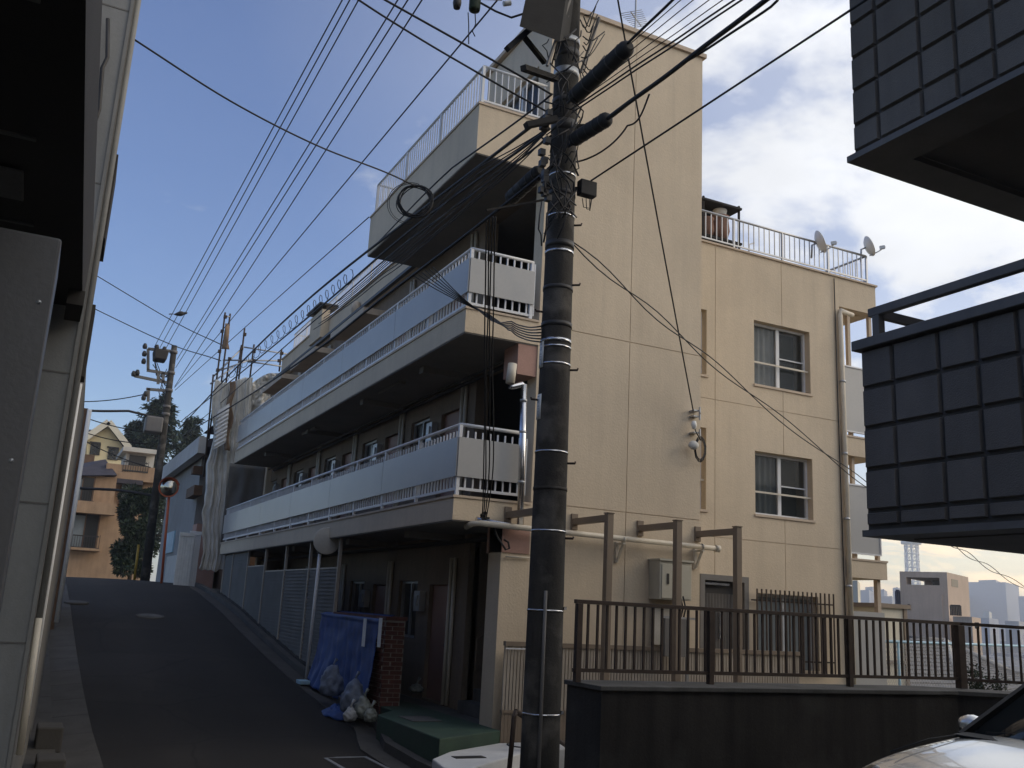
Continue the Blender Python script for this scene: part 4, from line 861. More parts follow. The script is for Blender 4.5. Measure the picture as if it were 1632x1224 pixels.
# verticals hanging to the balcony corner
for k, px in enumerate((777, 781, 785, 791)):
    pts = [onY(px+random.uniform(-2,2), 345, 9.2)]+[onY(px-3-4*i/6+random.uniform(-1.2,1.2), 345+i*80, 9.2+.5*i) for i in range(1,6)]+[onY(768+2.2*k, 826, 12.45)]
    wire(pts, .009, 0, ('leftmost','second','third','rightmost')[k]+' of four black drop wires hanging before the balcony corner', 'drop wires hanging at the balcony corner', 'drop_wire', 'wire', wob=.015, n=6)
q = MB(); c = onY(771, 826, 12.45)
for k in range(5): q.bar(c, c+V((random.uniform(-.12,.12),-.03,random.uniform(-.02,.1))), .025, .03)
q.build('wire_clamp', M['black_plastic'], label='black clamps at the foot of the hanging drop wires', cat='clamp')
# stubs from pole to the balcony end
for k in range(6):
    a = onY(690-k*6, 425+k*3, 12.4); b = onY(760+4*k, 492+2*k, 12.0); c = PO(862, 520+k*5, 8.15)
    wire([a, b, onY(815, 512+3*k, 10), c], .008, .03, 'thin wire sagging from the pole to the upper balcony corner', 'wires tied to the upper balcony corner', 'drop_wire', 'wire', wob=.012, n=7)
# coil hanging on the street cable
cc = onY(661, 321, 11.3); t = thing('cable_coil', tuple(cc), 'round coil of spare black cable hanging in front of the terrace', 'cable coil')
for k in range(8):
    r_ = .225+.02*random.uniform(-1,1); o_ = V((random.uniform(-.02,.02), random.uniform(-.03,.03), random.uniform(-.02,.02))); e1 = V((.88,.45,0)) if False else rt0; 
    MB().tube([cc+o_+(e1*math.cos(a)+V((0,0,1))*math.sin(a))*(r_+.01*math.sin(3*a+k)) for a in [2*math.pi*i/30 for i in range(31)]], .008, 5, False).build('loop', M['cable'], t)
for k, rr in enumerate((.28, .3)): MB().tube([cc+(rt0*(math.cos(a)-.22)+V((0,0,1))*(math.sin(a)-.1))*rr for a in [1.2+i*.13 for i in range(30)]], .005, 4, False).build('loop', M['cable'], t)
wire([onY(207.6,59,9.5), onY(367,161,10), onY(503,231,10.5), onY(620,277,11.1), cc+V((0,0,.22))], .011, 0, 'single dark cable crossing the blue sky from the left building to the coil', None, n=8)
wire([onY(560,-8,8.0), onY(617.6,30.4,8.0), onY(725.5,96,8.0), onY(820,151,8.0), PO(880,185,8.0)], .011, .0, 'wavy cable crossing the sky above the terrace railing', None, wob=.03, n=8)
wire([onY(596,-10,8.0), onY(820,116,8.0), PO(878,150,8.0)], .012, 0, 'straight cable crossing the sky to the pole above the penthouse', None)
wire([onY(150,437,40), onY(255,500,41), onY(360,553,33)], .02, .0, 'faint wire crossing the sky behind the left house, upper of two', None)
wire([onY(140,487,40), onY(240,535,41), onY(352,575,33)], .02, .0, 'faint wire crossing the sky behind the left house, lower of two', None)
wire([onY(128,653,41), onY(205,655,41.5), F(262,666)], .05, .05, 'thick wire running left from the distant pole', None)
for k, (a, b) in enumerate((((120,640),(232,628)),((120,660),(240,690)),((138,690),(236,707)),((130,700),(240,745)))): wire([onY(*a,43), F(*b)], .022, .1, 'sagging service wire left of the distant pole', 'service wires left of the distant pole')
wire([onY(100,777,44), onY(168,780,43), F(250,790)], .06, .0, 'thick cable sagging across the orange house', None, wob=.05)
# cables that go on past the pole towards the right
def past(p0, p1, Ys, r, label, sag=0, wob=0, dX=.05, Yn=-14):
    a = onY(*p0, Ys); b = onX(*p1, a.x+dX); e = a+(b-a)*((Yn-a.y)/(b.y-a.y)); return a, b, wire([a, b, e], r, sag, label, 'cables leaving the pole to the right', wob=wob)
a, b, _ = past((905,165),(1070,0),8.0,.014,'cable leaving the pole through the big black closure', wob=.015)
sleeve(onY(912,158,7.95), onX(1004,72,onY(912,158,7.95).x+.03), .085, 'large ribbed black cable closure right of the pole near the top')
a, b, _ = past((905,235),(1222,0),8.0,.022,'thick bundle leaving the pole through the lower closure', wob=.02)
wire([onY(925,222,7.9), onX(1080,105,4.75), onX(1240,0,4.8)], .012, .02, 'thin cable lashed below the thick bundle on the right', 'cables leaving the pole to the right', wob=.03)
sleeve(onY(913,224,7.9), onX(970,188,onY(913,224,7.9).x+.02), .075, 'smaller black cable closure just below the big one')
sleeve(onY(862,272,8.6), onY(812,318,9.3), .085, 'black cable closure left of the pole under the terrace')
past((942,288),(1380,0),8.05,.010,'lone cable leaving the pole from the small square box', dX=.1)
for k, (p1) in enumerate(((1085,0),(1105,0),(1130,0),(1150,0),(1168,0),(1180,0))): past((912,150+k*6), p1, 8.0, .005+.004*(k > 3), ('uppermost','second','third','fourth','fifth','lowest')[k]+' of six thin parallel wires leaving the pole up to the right', wob=.012*(k > 2))
a = PO(921, 288, 8.1); b = PO(945, 318, 8.1)
t = thing('junction_box', tuple(a), 'small square black junction box on the right of the pole', 'junction box'); MB().box(a.x,b.x,8.02,8.12,b.z,a.z).build('box', M['black_plastic'], t, bevel=.008)
for k in range(3): MB().tube([PO(928+6*k,316,8.1),PO(930+5*k,330+3*k,8.1),PO(940,332+2*k,8.1),PO(945,305,8.1)], .005, 4).build('loop', M['cable'], t)
MB().bar(PX(zat(302))+rt*.1, PO(921,303,8.1), .03, .03).build('arm', M['dark_metal'], t)
a = onY(975, -55, 8.3); wire([a, onY(1105,655,12.5)], .012, .04, 'drop cable running steeply down to the tower corner bracket', None, 'drop_wire', 'wire', n=14)
# twisted pair sloping down across the wing to the houses beyond
a = PO(911, 385, 8.15); b = onY(1640, 940, 13.6); pa, pb2 = [], []
for i in range(70):
    f = i/69; p = a.lerp(b, f); p.z -= .30*4*f*(1-f); ph = f*34+1.5*math.sin(f*9); pa.append(p+V((.01*math.cos(ph),0,.05*math.sin(ph)))); pb2.append(p-V((.01*math.cos(ph),0,.05*math.sin(ph))))
for P_ in (pa, pb2): MB().tube(P_, .007, 4).build('drop_wire', M['cable'], label='strand of the loosely twisted pair sloping down across the wing', cat='wire', group='twisted pair across the wing')
wire([PO(918,258,8.0), onY(1000,200,7.6), onY(1035,150,7.0)], .01, .08, 'slack cable loop joining pole and bundle on the right', None)
# messy leads at the pole head
for k in range(46):
    y0 = random.uniform(20, 330); x0 = 903-(y0-105)*.0389; a = PO(x0+random.uniform(-38,28), y0, 7.95+random.uniform(-.1,.1)); b = PO(x0+random.uniform(-34,30), y0+random.uniform(20,85), 7.98); m_ = (a+b)/2+V((random.uniform(-.14,.1),-.08,random.uniform(-.12,.02)))
    MB().tube([a, a.lerp(m_,.5)+V((random.uniform(-.03,.03),0,0)), m_, m_.lerp(b,.5)+V((0,-.02,random.uniform(-.03,.03))), b], random.choice((.006,.008,.011)), 4).build('lead', M['cable'], pole)
for k in range(14):
    y0 = random.uniform(20,120); a = PO(928+random.uniform(-4,6), y0, 8.05); b = PO(950+random.uniform(-12,20), y0-random.uniform(5,40), 8.0); m_ = (a+b)/2+V((0,0,-random.uniform(.05,.2)))
    MB().tube([a, a.lerp(m_,.6)-V((0,0,.03)), m_, b], .007, 4).build('lead', M['cable'], pole)
for k in range(16):
    y0 = random.uniform(180,330); a = PO(868+random.uniform(-6,8), y0, 7.95); MB().box(a.x-.03,a.x+.03,a.y-.03,a.y+.03,a.z-.025,a.z+.04).build('terminal', M['dark_metal'], pole)
# bird on the power line
bp = F(287, 503, 30); t = thing('bird', tuple(bp), 'small dark bird perched on a power line against blue sky', 'bird')
MB().lathe([(0,-.19),(.02,-.17),(.045,-.12),(.075,-.03),(.08,.04),(.05,.1),(.035,.12),(.045,.15),(.03,.19),(.008,.21),(0,.24)], bp+V((0,0,.06)), 10, (.9,-.2,.25)).build('body', M['dark_metal'], t); MB().add([bp+V((-.12,0,.03)),bp+V((-.33,.03,-.02)),bp+V((-.32,-.06,-.01))], [(0,1,2)]).build('tail', M['dark_metal'], t, solid=.01)

# ---------------------------------------------------------------- dark tiled building on the right
DX, DY = 5.13, 4.83
db = thing('tiled_building', (8, 0, -1.7), 'dark grey tiled building with stacked balconies overhanging on the right', 'building')
def tiled(zrows, ylist, zbot, ztop, capped):
    b_ = MB().box(DX+.02, DX+.14, -2.5, DY-.02, zbot, ztop).box(DX+.1405, 7.35, DY-.14, DY-.02, zbot, ztop).build('balcony', M['joint_dark'], db)
    for i in range(len(ylist)-1):
        for j in range(len(zrows)-1):
            y1, y0, z1, z0 = ylist[i]-.012, ylist[i+1]+.012, zrows[j]-.011, zrows[j+1]+.011
            e = .008; q = MB(); q.hexa([(DX+.0195,y0,z0),(DX+.0195,y1,z0),(DX+.0195,y1,z1),(DX+.0195,y0,z1)], [(DX-.01,y0+e,z0+e),(DX-.01,y1-e,z0+e),(DX-.01,y1-e,z1-e),(DX-.01,y0+e,z1-e)]); q.build('tile', M['tile_dark'], b_)
    return b_
def ext(cols):
    out_ = list(cols); w_ = [.33,.42,.30,.36]; k = 0
    while out_[-1] > -2.2: out_.append(out_[-1]-w_[k % 4]); k += 1
    return out_
cl_ = ext([DY-.02]+[onX(px, 600, DX).y for px in (1424.5,1499,1561.5,1628.5)]); zl = [onX(1366,562,DX).z]+[onX(1377,py,DX).z for py in (620,683.7,749.6,815.5)]+[onX(1386,840,DX).z]
lb = tiled(zl, cl_, zl[-1]-.02, zl[0], True)
zc_ = zl[0]; MB().box(DX-.05, DX+.2, -2.5, DY+.02, zc_+.001, zc_+.075).box(DX+.2005, 7.35, DY-.2, DY+.02, zc_+.001, zc_+.075).build('parapet_cap', M['trim_grey'], lb, bevel=.006)
zt_ = onX(1385,492,DX+.05).z
MB().bar((DX+.08,DY-.05,zt_-.03),(DX+.08,-2.5,zt_-.03),.06,.065).build('handrail', M['trim_grey'], lb, bevel=.006); MB().bar((DX+.11,DY-.08,zt_-.03),(7.3,DY-.08,zt_-.03),.05,.06).build('handrail', M['trim_grey'], lb); 
for y in (DY-.12, 2.9, 1.2, -.6): MB().box(DX+.05,DX+.11,y-.03,y+.03,zc_+.0755,zt_-.063).build('rail_post', M['trim_grey'], lb)
MB().box(DX-.015, 7.35, -2.5, DY+.005, zl[-1]-.065, zl[-1]-.021).build('slab_edge', M['trim_grey'], lb); MB().box(DX+.25, 7.3, -2.4, DY-.2, zl[-1]-.075, zl[-1]-.066).build('underside', M['soffit_dark'], lb)
cu = ext([DY-.02]+[onX(px, 180, DX).y for px in (1401,1472,1530.5,1593)]); zu = [onX(1359,-75,DX).z,onX(1358,-16,DX).z]+[onX(1359,py,DX).z for py in (40,94,147,203)]+[onX(1363,243,DX).z]
ub = tiled(zu, cu, zu[-1]-.02, zu[0], False)
MB().box(DX-.03, DX+.33, -2.5, DY+.02, zu[-1]-.07, zu[-1]-.021).box(DX+.3305, 7.35, DY-.28, DY+.02, zu[-1]-.07, zu[-1]-.021).build('slab_edge', M['trim_grey'], ub)
q = MB(); q.box(DX+.3305, 7.35, -2.5, DY-.2805, zu[-1]-.02, zu[-1]+.02)
q.build('underside', M['soffit_dark'], ub)
MB().box(DX-.05, DX+.2, -2.5, DY+.02, zu[0]+.001, zu[0]+.075).build('parapet_cap', M['trim_grey'], ub)
MB().box(7.36, 42, -22, DY-.2, .68, 4.7).build('sun_blocking_body', M['tile_dark'], db)  # building body, its unseen depth and height shaped to block the sun
for x in (8.5, 15, 22, 29, 36):
  for y in (3.9, -1.5, -8, -15): MB().box(x-.2,x+.2,y-.2,y+.2,-1.699,.679).build('column', M['trim_grey'], db)
# ---------------------------------------------------------------- building at the left edge
lf = thing('street_building', (-1.5, 9, -1.9), 'pale grey building with dark canopy at the left edge of the street', 'building')
ra = lambda px, py: (lambda d: d.x/d.y)(ray(px, py))
LY = 7.5; s1 = (ra(158,330)+ra(101,693)+ra(15,1224))/3*LY; s2 = (ra(166,330)+ra(113,693)+ra(33,1180))/3*(LY+.5); wdir = .043
MB().box(-3.2, s1-.004, LY, LY+.4, -2.2, 7.5).build('front_wall', M['left_wall'], lf)
MB().box(s1-.018, s1+.006, LY-.012, LY+.02, -1.95, 7.5).build('corner_trim', M['trim_pale'], lf)
MB().tube([(s2-.01, LY+.5, 7.4), (s2-.01, LY+.5, -.35)], .026, 8).build('drain_pipe', M['trim_pale'], lf)
a = onY(62,985,LY+.42); b = onY(31,1203,LY+.42); MB().tube([a, b], .024, 8).build('pipe_guard', M['cream_pipe'], lf)
def side(u0, u1, z0, z1, dv, mt, nm):
    x = lambda u: s1+dv+wdir*u
    q = MB(); q.hexa([(x(u0)-.4,LY+u0,z0),(x(u0),LY+u0,z0),(x(u1),LY+u1,z0),(x(u1)-.4,LY+u1,z0)], [(x(u0)-.4,LY+u0,z1),(x(u0),LY+u0,z1),(x(u1),LY+u1,z1),(x(u1)-.4,LY+u1,z1)]); return q.build(nm, M[mt], lf)
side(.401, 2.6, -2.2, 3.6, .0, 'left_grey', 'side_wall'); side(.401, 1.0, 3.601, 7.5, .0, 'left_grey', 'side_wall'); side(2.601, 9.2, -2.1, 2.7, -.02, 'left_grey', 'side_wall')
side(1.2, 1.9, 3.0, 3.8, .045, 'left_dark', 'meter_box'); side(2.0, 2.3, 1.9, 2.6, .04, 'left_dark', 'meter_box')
MB().tube([(s1+.12, LY+2.9, 2.0), (s1+.12, LY+2.9, -1.2)], .02, 6).build('drain_pipe', M['white_siding'], lf)
MB().box(-14, -2.3, -20, -1.6, -1.5, 8.2).build('rear_sky_blocker', M['left_wall'], lf); MB().box(-12, -.12, LY+.45, 20, -1.5, 4.6).build('upper_sky_blocker', M['left_grey'], lf)  # two unseen masses added to keep sky light off the street
# canopy over the shop front
zs = 2.0; d1, d2 = ray(137,0), ray(131,490); e1 = d1*(zs/d1.z); e2 = d2*(zs/d2.z); ed = (e2-e1)/(e2.y-e1.y); ea = e1+ed*(-1.5-e1.y); eb = e1+ed*(LY-.03-e1.y)
MB().hexa([(-4,-1.5,zs),(ea.x,-1.5,zs),(eb.x,LY-.03,zs),(-4,LY-.03,zs)], [(-4,-1.5,zs+.5),(ea.x,-1.5,zs+.5),(eb.x,LY-.03,zs+.5),(-4,LY-.03,zs+.5)]).build('canopy', M['left_dark'], lf)
b0 = onY(103,500,LY-.2); b1 = onY(131,492,LY-.2); MB().box(b0.x,b1.x,LY-.5,LY-.031,b0.z,zs-.001).build('beam', M['left_dark'], lf)
for y_ in (2.2, 3.4, 4.6, 5.8): MB().box(-3.8, -.25, y_, y_+.03, zs-.012, zs-.001).build('soffit_batten', M['left_grey'], lf)
for x_ in (-1.5, -.75): MB().box(x_, x_+.03, 1.0, LY-.5, zs-.011, zs-.0008).build('soffit_batten', M['left_grey'], lf)
MB().box(-.62, -.3, 5.0, 5.4, zs-.03, zs-.013).build('soffit_hatch', M['left_grey'], lf, bevel=.005)
for z_ in (-.4, .55, 1.5, 3.0, 4.5): MB().box(-3.2, s1-.02, LY-.004, LY-.0005, z_, z_+.012).build('wall_joint', M['left_grey'], lf)
MB().tube([onY(172,30,LY-.06),onY(171,92,LY-.06),onY(163,108,LY-.06),onY(158,175,LY-.06),onY(152,192,LY-.06),onY(147,196,LY-.06),onY(145,212,LY-.06)], .016, 6).build('cable_pipe', M['dark_metal'], lf)
p = onY(100,380,4.5); t = thing('metal_cabinet', (-.9, 4.7, -1.75), 'large pale grey metal cabinet standing under the canopy at the left', 'cabinet')
MB().box(-1.7, p.x-.002, 4.5, 5.1, -1.74, p.z).build('case', M['left_panel'], t, bevel=.014)
for z_ in (-1.1, -.3, .5, 1.2):
  for x_ in (p.x-.05, p.x-.6): MB().lathe([(0,.006),(.008,.005),(.011,0)], (x_,4.5,z_), 8, (0,-1,0)).build('screw', M['grey_metal'], t)
MB().box(p.x-.35, p.x-.3, 4.49, 4.499, -1.2, p.z-.4).build('door_seam', M['left_grey'], t)
for k, (u, z0) in enumerate(((13.6, -1.35), (12.2, -1.5))): MB().box(.42,.72,u,u+.5,zr(u)-.02,zr(u)+.28-.1*k).build('kerb_stone', M['gutter'], label='rough concrete block by the gutter at the left wall, '+('nearer one' if k else 'farther one'), cat='block', bevel=.02)
# neighbour further up on the left
nb = thing('narrow_house', (-2, 24, -.9), 'narrow brown house flank with white drain pipe up the slope on the left', 'house')
x = ra(137,700)*24; MB().box(-3, x-.05, 24, 27, -1.0, onY(132,650,24).z).build('wall', M['wood'], nb); MB().tube([(x-.02,23.97,-.8),(x-.02,23.97,onY(132,652,24).z)], .05, 8).build('drain_pipe', M['white_siding'], nb)
# ---------------------------------------------------------------- car
G = -1.70
cp = onZ(1545, 1174, G+.93); CX, CYc = cp.x, cp.y-.70    # windscreen foot at the far side
car = thing('parked_car', (CX+.8, CYc, G), 'silver hatchback with nose towards the road parked under the tiled building', 'car')
# local: s = distance behind the windscreen foot (nose is negative), h = height above ground
prof = [(-1.42,.30,.50,.60),(-1.38,.24,.62,.70),(-1.25,.22,.71,.78),(-.95,.2,.81,.81),(-.5,.2,.885,.84),(-.1,.2,.935,.85),(0.12,.2,.96,.85),(.6,.2,.98,.85),(1.4,.2,1.0,.85),(2.1,.2,1.02,.84),(2.6,.25,1.0,.8),(2.8,.35,.9,.72)]
def sect(s, zl_, zh, hw):
    crown = .045
    pts = [(-hw*.9,zl_),(-hw,zl_+.12),(-hw*1.01,(zl_+zh)/2),(-hw*.985,zh-.08),(-hw*.93,zh-.015),(-hw*.6,zh+crown*.6),(0,zh+crown)]
    return pts+[(-a, b) for a, b in reversed(pts[:-1])]
rings = [[(CX+s, CYc+a, G+b) for a, b in sect(s, l_, h_, w_)] for s, l_, h_, w_ in prof]; n = len(rings[0])
q = MB(); vs_ = [p for r_ in rings for p in r_]; q.add(vs_, [(i*n+j, i*n+j+1, (i+1)*n+j+1, (i+1)*n+j) for i in range(len(rings)-1) for j in range(n-1)], True); q.add(rings[0], [tuple(range(n))], True); q.add(rings[-1], [tuple(range(n))], True)
o = q.build('body', M['car_paint'], car)
sb = o.modifiers.new('s', 'SUBSURF'); sb.levels = 1; sb.render_levels = 2
wt = .62
roofp = [(.78,1.44,.56),(1.1,1.49,.58),(1.7,1.49,.57),(2.2,1.43,.53)]
q = MB(); rr_ = [[(CX+s, CYc+a, G+b) for a, b in ((-w_,h_-.05),(-w_*.9,h_),(0,h_+.03),(w_*.9,h_),(w_,h_-.05))] for s, h_, w_ in roofp]
q.add([p for r_ in rr_ for p in r_], [(i*5+j, i*5+j+1, (i+1)*5+j+1, (i+1)*5+j) for i in range(3) for j in range(4)], True); q.build('roof', M['car_paint'], car, solid=.03)
wsl = [(CX-.02, CYc-.72, G+.93),(CX-.10,CYc,G+.985),(CX-.02, CYc+.72, G+.93)]; wsu = [(CX+.78,CYc-.56,G+1.41),(CX+.76,CYc,G+1.46),(CX+.78,CYc+.56,G+1.41)]
MB().add(wsl+wsu, [(0,1,4,3),(1,2,5,4)], True).build('windscreen', M['glass_car'], car, solid=.008)
for s in (-1, 1):
    MB().bar((CX-.04,CYc+s*.735,G+.93),(CX+.8,CYc+s*.575,G+1.425),.05,.06).build('pillar', M['black_plastic'], car)
    MB().add([(CX+.15,CYc+s*.75,G+.96),(CX+1.9,CYc+s*.77,G+1.0),(CX+1.8,CYc+s*.59,G+1.40),(CX+.85,CYc+s*.585,G+1.40)], [(0,1,2,3)]).build('side_window', M['glass_dark'], car, solid=.01)
    MB().bar((CX+2.75,CYc+s*.73,G+.95),(CX+2.15,CYc+s*.55,G+1.4),.1,.1).build('pillar', M['car_paint'], car)
    mc = V((CX+.30, CYc+s*.90, G+1.0)); q = MB(); q.lathe([(0,-.06),(.06,-.055),(.085,0),(.075,.05),(.03,.09),(0,.095)], mc, 14, (-1,0,0)); [setattr(v_, 'y', mc.y+(v_.y-mc.y)*1.35) for v_ in q.v]; [setattr(v_, 'z', mc.z+(v_.z-mc.z)*.8) for v_ in q.v]; mo = q.build('door_mirror', M['car_paint'], car); MB().bar(mc-V((0,s*.05,.05)), (CX+.2,CYc+s*.78,G+.96), .05, .03).build('stalk', M['black_plastic'], mo)
    hl = V((CX-1.2, CYc+s*.60, G+.66)); q = MB(); q.lathe([(0,.04),(.09,.02),(.13,-.03),(.13,-.08)], hl, 14, (-1,s*.35,.35)); q.build('headlight', M['glass_car'], car)
    for sx in (-.7, 1.95):
        w0 = V((CX+sx, CYc+s*.74, G+.29)); wh = MB().lathe([(.19,-.09),(.27,-.09),(.29,-.06),(.29,.06),(.27,.09),(.19,.09)], w0, 24, (0,1,0)).build('wheel', M['rubber'], car); MB().lathe([(0,.05),(.12,.06),(.19,.085)], w0, 16, (0,s,0)).build('rim', M['steel'], wh)
for s in (-1, 1): MB().tube([(CX-.12,CYc+s*.66,G+.955),(CX-.5,CYc+s*.65,G+.925),(CX-.95,CYc+s*.60,G+.853)], .006, 5).build('bonnet_gap', M['black_plastic'], car)
q = MB(); q.bar((CX+.0,CYc+.55,G+.975),(CX+.05,CYc-.1,G+1.03),.02,.02); q.bar((CX+.02,CYc-.05,G+.99),(CX+.1,CYc-.65,G+1.0),.02,.02); q.build('wiper', M['black_plastic'], car)
q = MB(); q.hexa([(CX-.16,CYc-.72,G+.93),(CX-.03,CYc-.74,G+.945),(CX-.03,CYc+.74,G+.945),(CX-.16,CYc+.72,G+.93)], [(CX-.2,CYc-.68,G+.955),(CX-.03,CYc-.7,G+.965),(CX-.03,CYc+.7,G+.965),(CX-.2,CYc+.68,G+.955)]); q.build('cowl', M['black_plastic'], car)
MB().add([(CX-.02,CYc-.68,G+.95),(CX+.9,CYc-.7,G+.98),(CX+.9,CYc+.7,G+.98),(CX-.02,CYc+.68,G+.95)], [(0,1,2,3)]).build('dashboard', M['black_plastic'], car, solid=.02)
for s in (-.35, .35): MB().box(CX+1.15,CX+1.3,CYc+s-.22,CYc+s+.22,G+.6,G+1.2).build('seat', M['black_plastic'], car, bevel=.06)
# ---------------------------------------------------------------- house under repair with scaffold and netting
hr = thing('repair_house', (8, 36, 0), 'dark roofed house under repair behind scaffold netting', 'house')
MB().box(6.2, 12, 33, 40, -.5, 6.6).build('wall', M['wood'], hr)
ra_ = V((9,0,8.9)); rf_ = MB()
q = MB(); q.hexa([(5.7,32.6,6.4),(12.4,32.6,6.4),(12.4,40.4,6.4),(5.7,40.4,6.4)], [(8.6,34.5,8.7),(9.6,34.5,8.7),(9.6,38.5,8.7),(8.6,38.5,8.7)]); rfo = q.build('roof', M['roof_dark'], hr)
for i in range(8):
    f = i/8; z = 6.42+2.25*f; y = 32.6+1.9*f; x0, x1 = 5.7+2.9*f, 12.4-2.8*f; MB().bar((x0,y-.02,z),(x1,y-.02,z),.1,.06).build('tile_course', M['roof_tile'], rfo)
sf = thing('scaffold', (6, 32, -.1), 'steel pipe scaffold rising above the netted house', 'scaffold')
S = lambda px, py, Y=31.9: onY(px, py, Y)
for (a, b, Y) in (((359,498),(333,700),31.9),((367,500),(341,700),31.9),((390,523),(374,660),31.9),((385,550),(371,640),32.3),((405,549),(396,620),32.2),((449,556),(445,592),32.2),((366,570),(356,640),31.9),((340,597),(325,760),31.9)):
    MB().tube([S(*a,Y), S(*b,Y)], .03, 7).build('standard', M['rust'], sf)
for (a, b, Y) in (((388,553),(462,565),32.1),((355,574),(458,575),32.1),((395,576),(450,584),32.1),((340,600),(388,553),31.9),((352,590),(400,573),31.9),((359,504),(367,505),31.9),((392,602),(352,618),31.9),((335,612),(372,585),31.9)):
    MB().tube([S(*a,Y), S(*b,Y)], .027, 7).build('ledger', M['grey_metal'], sf)
for px, py in ((359,505),(354,528),(350,560),(390,533),(385,556),(405,560),(449,563),(405,575),(445,575),(347,590),(366,572)): c = S(px,py,31.88); MB().box(c.x-.05,c.x+.05,c.y-.05,c.y+.05,c.z-.05,c.z+.05).build('coupler', M['rust'], sf)
def clothf(u, v):
    c = S(362+6*(u-.5)-2*v, 516+40*v, 31.85); return c+V((.06*math.sin(u*9+v*5), .06*math.cos(u*7), .0))
MB().grid(clothf, 10, 14).build('rag', M['tarp_rust'], label='rust brown rag hanging from the tallest scaffold pole', cat='cloth', solid=.01)
def net1(u, v):
    top = [(347,612),(372,600),(400,600)]; x0, x1 = 346+(u*70), 0
    px = 343+u*60-(26-8*u)*v; py = 606+4*math.sin(u*5)+(300)*v
    d = .14*noise.noise(V((u*16,v*1.6,1)))+.08*noise.noise(V((u*38,v*3,2)))+.05*noise.noise(V((u*12,v*12,5)))
    c = onY(px, py, 31.55); return c+V(((.16*noise.noise(V((v*5,u*2,4)))+.035*noise.noise(V((v*19,u*3,8))))*(1-u), d, .1*noise.noise(V((u*9,v*9,3)))))
MB().grid(net1, 70, 140).build('scaffold_net', M['netting'], label='torn pale netting hanging in folds down the front of the scaffold', cat='net', solid=.01)
def net2(u, v):
    px = 366+u*86; py = (622-u*30)+v*(60-u*20)+5*math.sin(u*7); d = .08*math.sin(u*14+v*4)+.25*noise.noise(V((u*8,v*5,7)))+.12*noise.noise(V((u*25,v*12,7)))
    return onY(px, py, 32.3)+V((0, d, 0))
MB().grid(net2, 80, 40).build('scaffold_net', M['netting'], label='pale netting stretched across the scaffold above the upper balcony', cat='net', solid=.01)
MB().grid(lambda u, v: V((5.35+1.4*u, 31.2+.06*noise.noise(V((u*6,v*4,3)))+.03*math.sin(u*14), 1.4+2.7*v)), 30, 20).build('mesh_sheet', M['left_grey'], label='dark grey mesh sheet closing the far end of the first balcony', cat='sheet', solid=.008)
c = S(363,665,31.35); q = MB(); q.grid(lambda u, v: S(366+u*9-10*v+2*math.sin(v*14), 608+v*110, 31.2)+V((0,.08*math.sin(u*6+v*9),0)), 6, 24); q.build('tarp_strip', M['tarp_rust'], label='narrow brown tarpaulin strip hanging at the netting edge', cat='tarpaulin', solid=.01)
q = MB(); q.grid(lambda u, v: S(346+u*20-6*v, 655+v*62-u*12, 31.05)+V((0,.03*math.sin(v*60),0)), 4, 40); q.build('corrugated_sheet', M['white_siding'], label='white corrugated sheet behind the torn scaffold netting', cat='sheet', solid=.012)
# white fence panels and timber under the net
for k, (px0, px1, y0, y1, mt, lb) in enumerate(((303,313,846,918,'white_siding','white gate leaf standing at the foot of the netting'),(287,302,848,918,'paper','pale board fence panel left of the white gate leaf'))):
    a = onY(px0,y0,34.6-.3*k); b = onY(px1,y1,34.6-.3*k); t = thing('gate_leaf', (a.x,a.y,0), lb, 'gate'); n_ = 6
    for i in range(n_): w_ = (b.x-a.x)/n_; MB().box(a.x+i*w_,a.x+(i+.9)*w_,a.y,a.y+.04,.05,a.z).build('board', M[mt], t)
    MB().box(a.x,b.x,a.y-.03,a.y-.001,a.z-.12,a.z-.02).build('rail', M[mt], t)
# grey house beyond
gh = thing('grey_house', (6.5, 38, .2), 'pale grey house with white eaves facing the road near the crest', 'house')
e0 = onX(322,704,5.0); e1_ = onX(262,752,5.0); zt2 = (e0.z+e1_.z)/2
MB().box(5.25, 9.5, e0.y+1.2, e1_.y, .1, zt2-.3).build('wall', M['grey_house'], gh)
MB().box(4.85, 5.15, e0.y-.3, e1_.y+.3, zt2-.45, zt2+.15).build('eaves', M['eaves_pale'], gh)
MB().hexa([(5.1505,e0.y-.3,zt2-.2),(9.8,e0.y-.3,zt2-.2),(9.8,e1_.y+.3,zt2-.2),(5.1505,e1_.y+.3,zt2-.2)], [(5.2,e0.y-.3,zt2+.1),(9.8,e0.y-.3,zt2+1.5),(9.8,e1_.y+.3,zt2+1.5),(5.2,e1_.y+.3,zt2+.1)]).build('roof', M['roof_dark'], gh)
for i, (px0, px1, y0, y1) in enumerate(((268,276,850,880),)): a = onX(px0,y0,5.25); b = onX(px1,y1,5.25); MB().box(5.2,5.249,b.y,a.y,b.z,a.z).build('window', M['blue_paint'], gh)
MB().box(5.22,6.0,e0.y+.2,e0.y+1.15,.1,2.4).build('porch', M['pinkbeam'], gh)
MB().box(4.9,5.24,e0.y+.6,e0.y+1.0,4.2,4.5).box(4.95,5.24,e0.y+.1,e0.y+2.0,3.4,3.75).build('shutter_box', M['wood'], gh)
MB().box(5.03,5.15,36.8,41.2,.2,1.35).build('garden_wall', M['plaster_light'], label='low pale garden wall in front of the grey house', cat='wall')
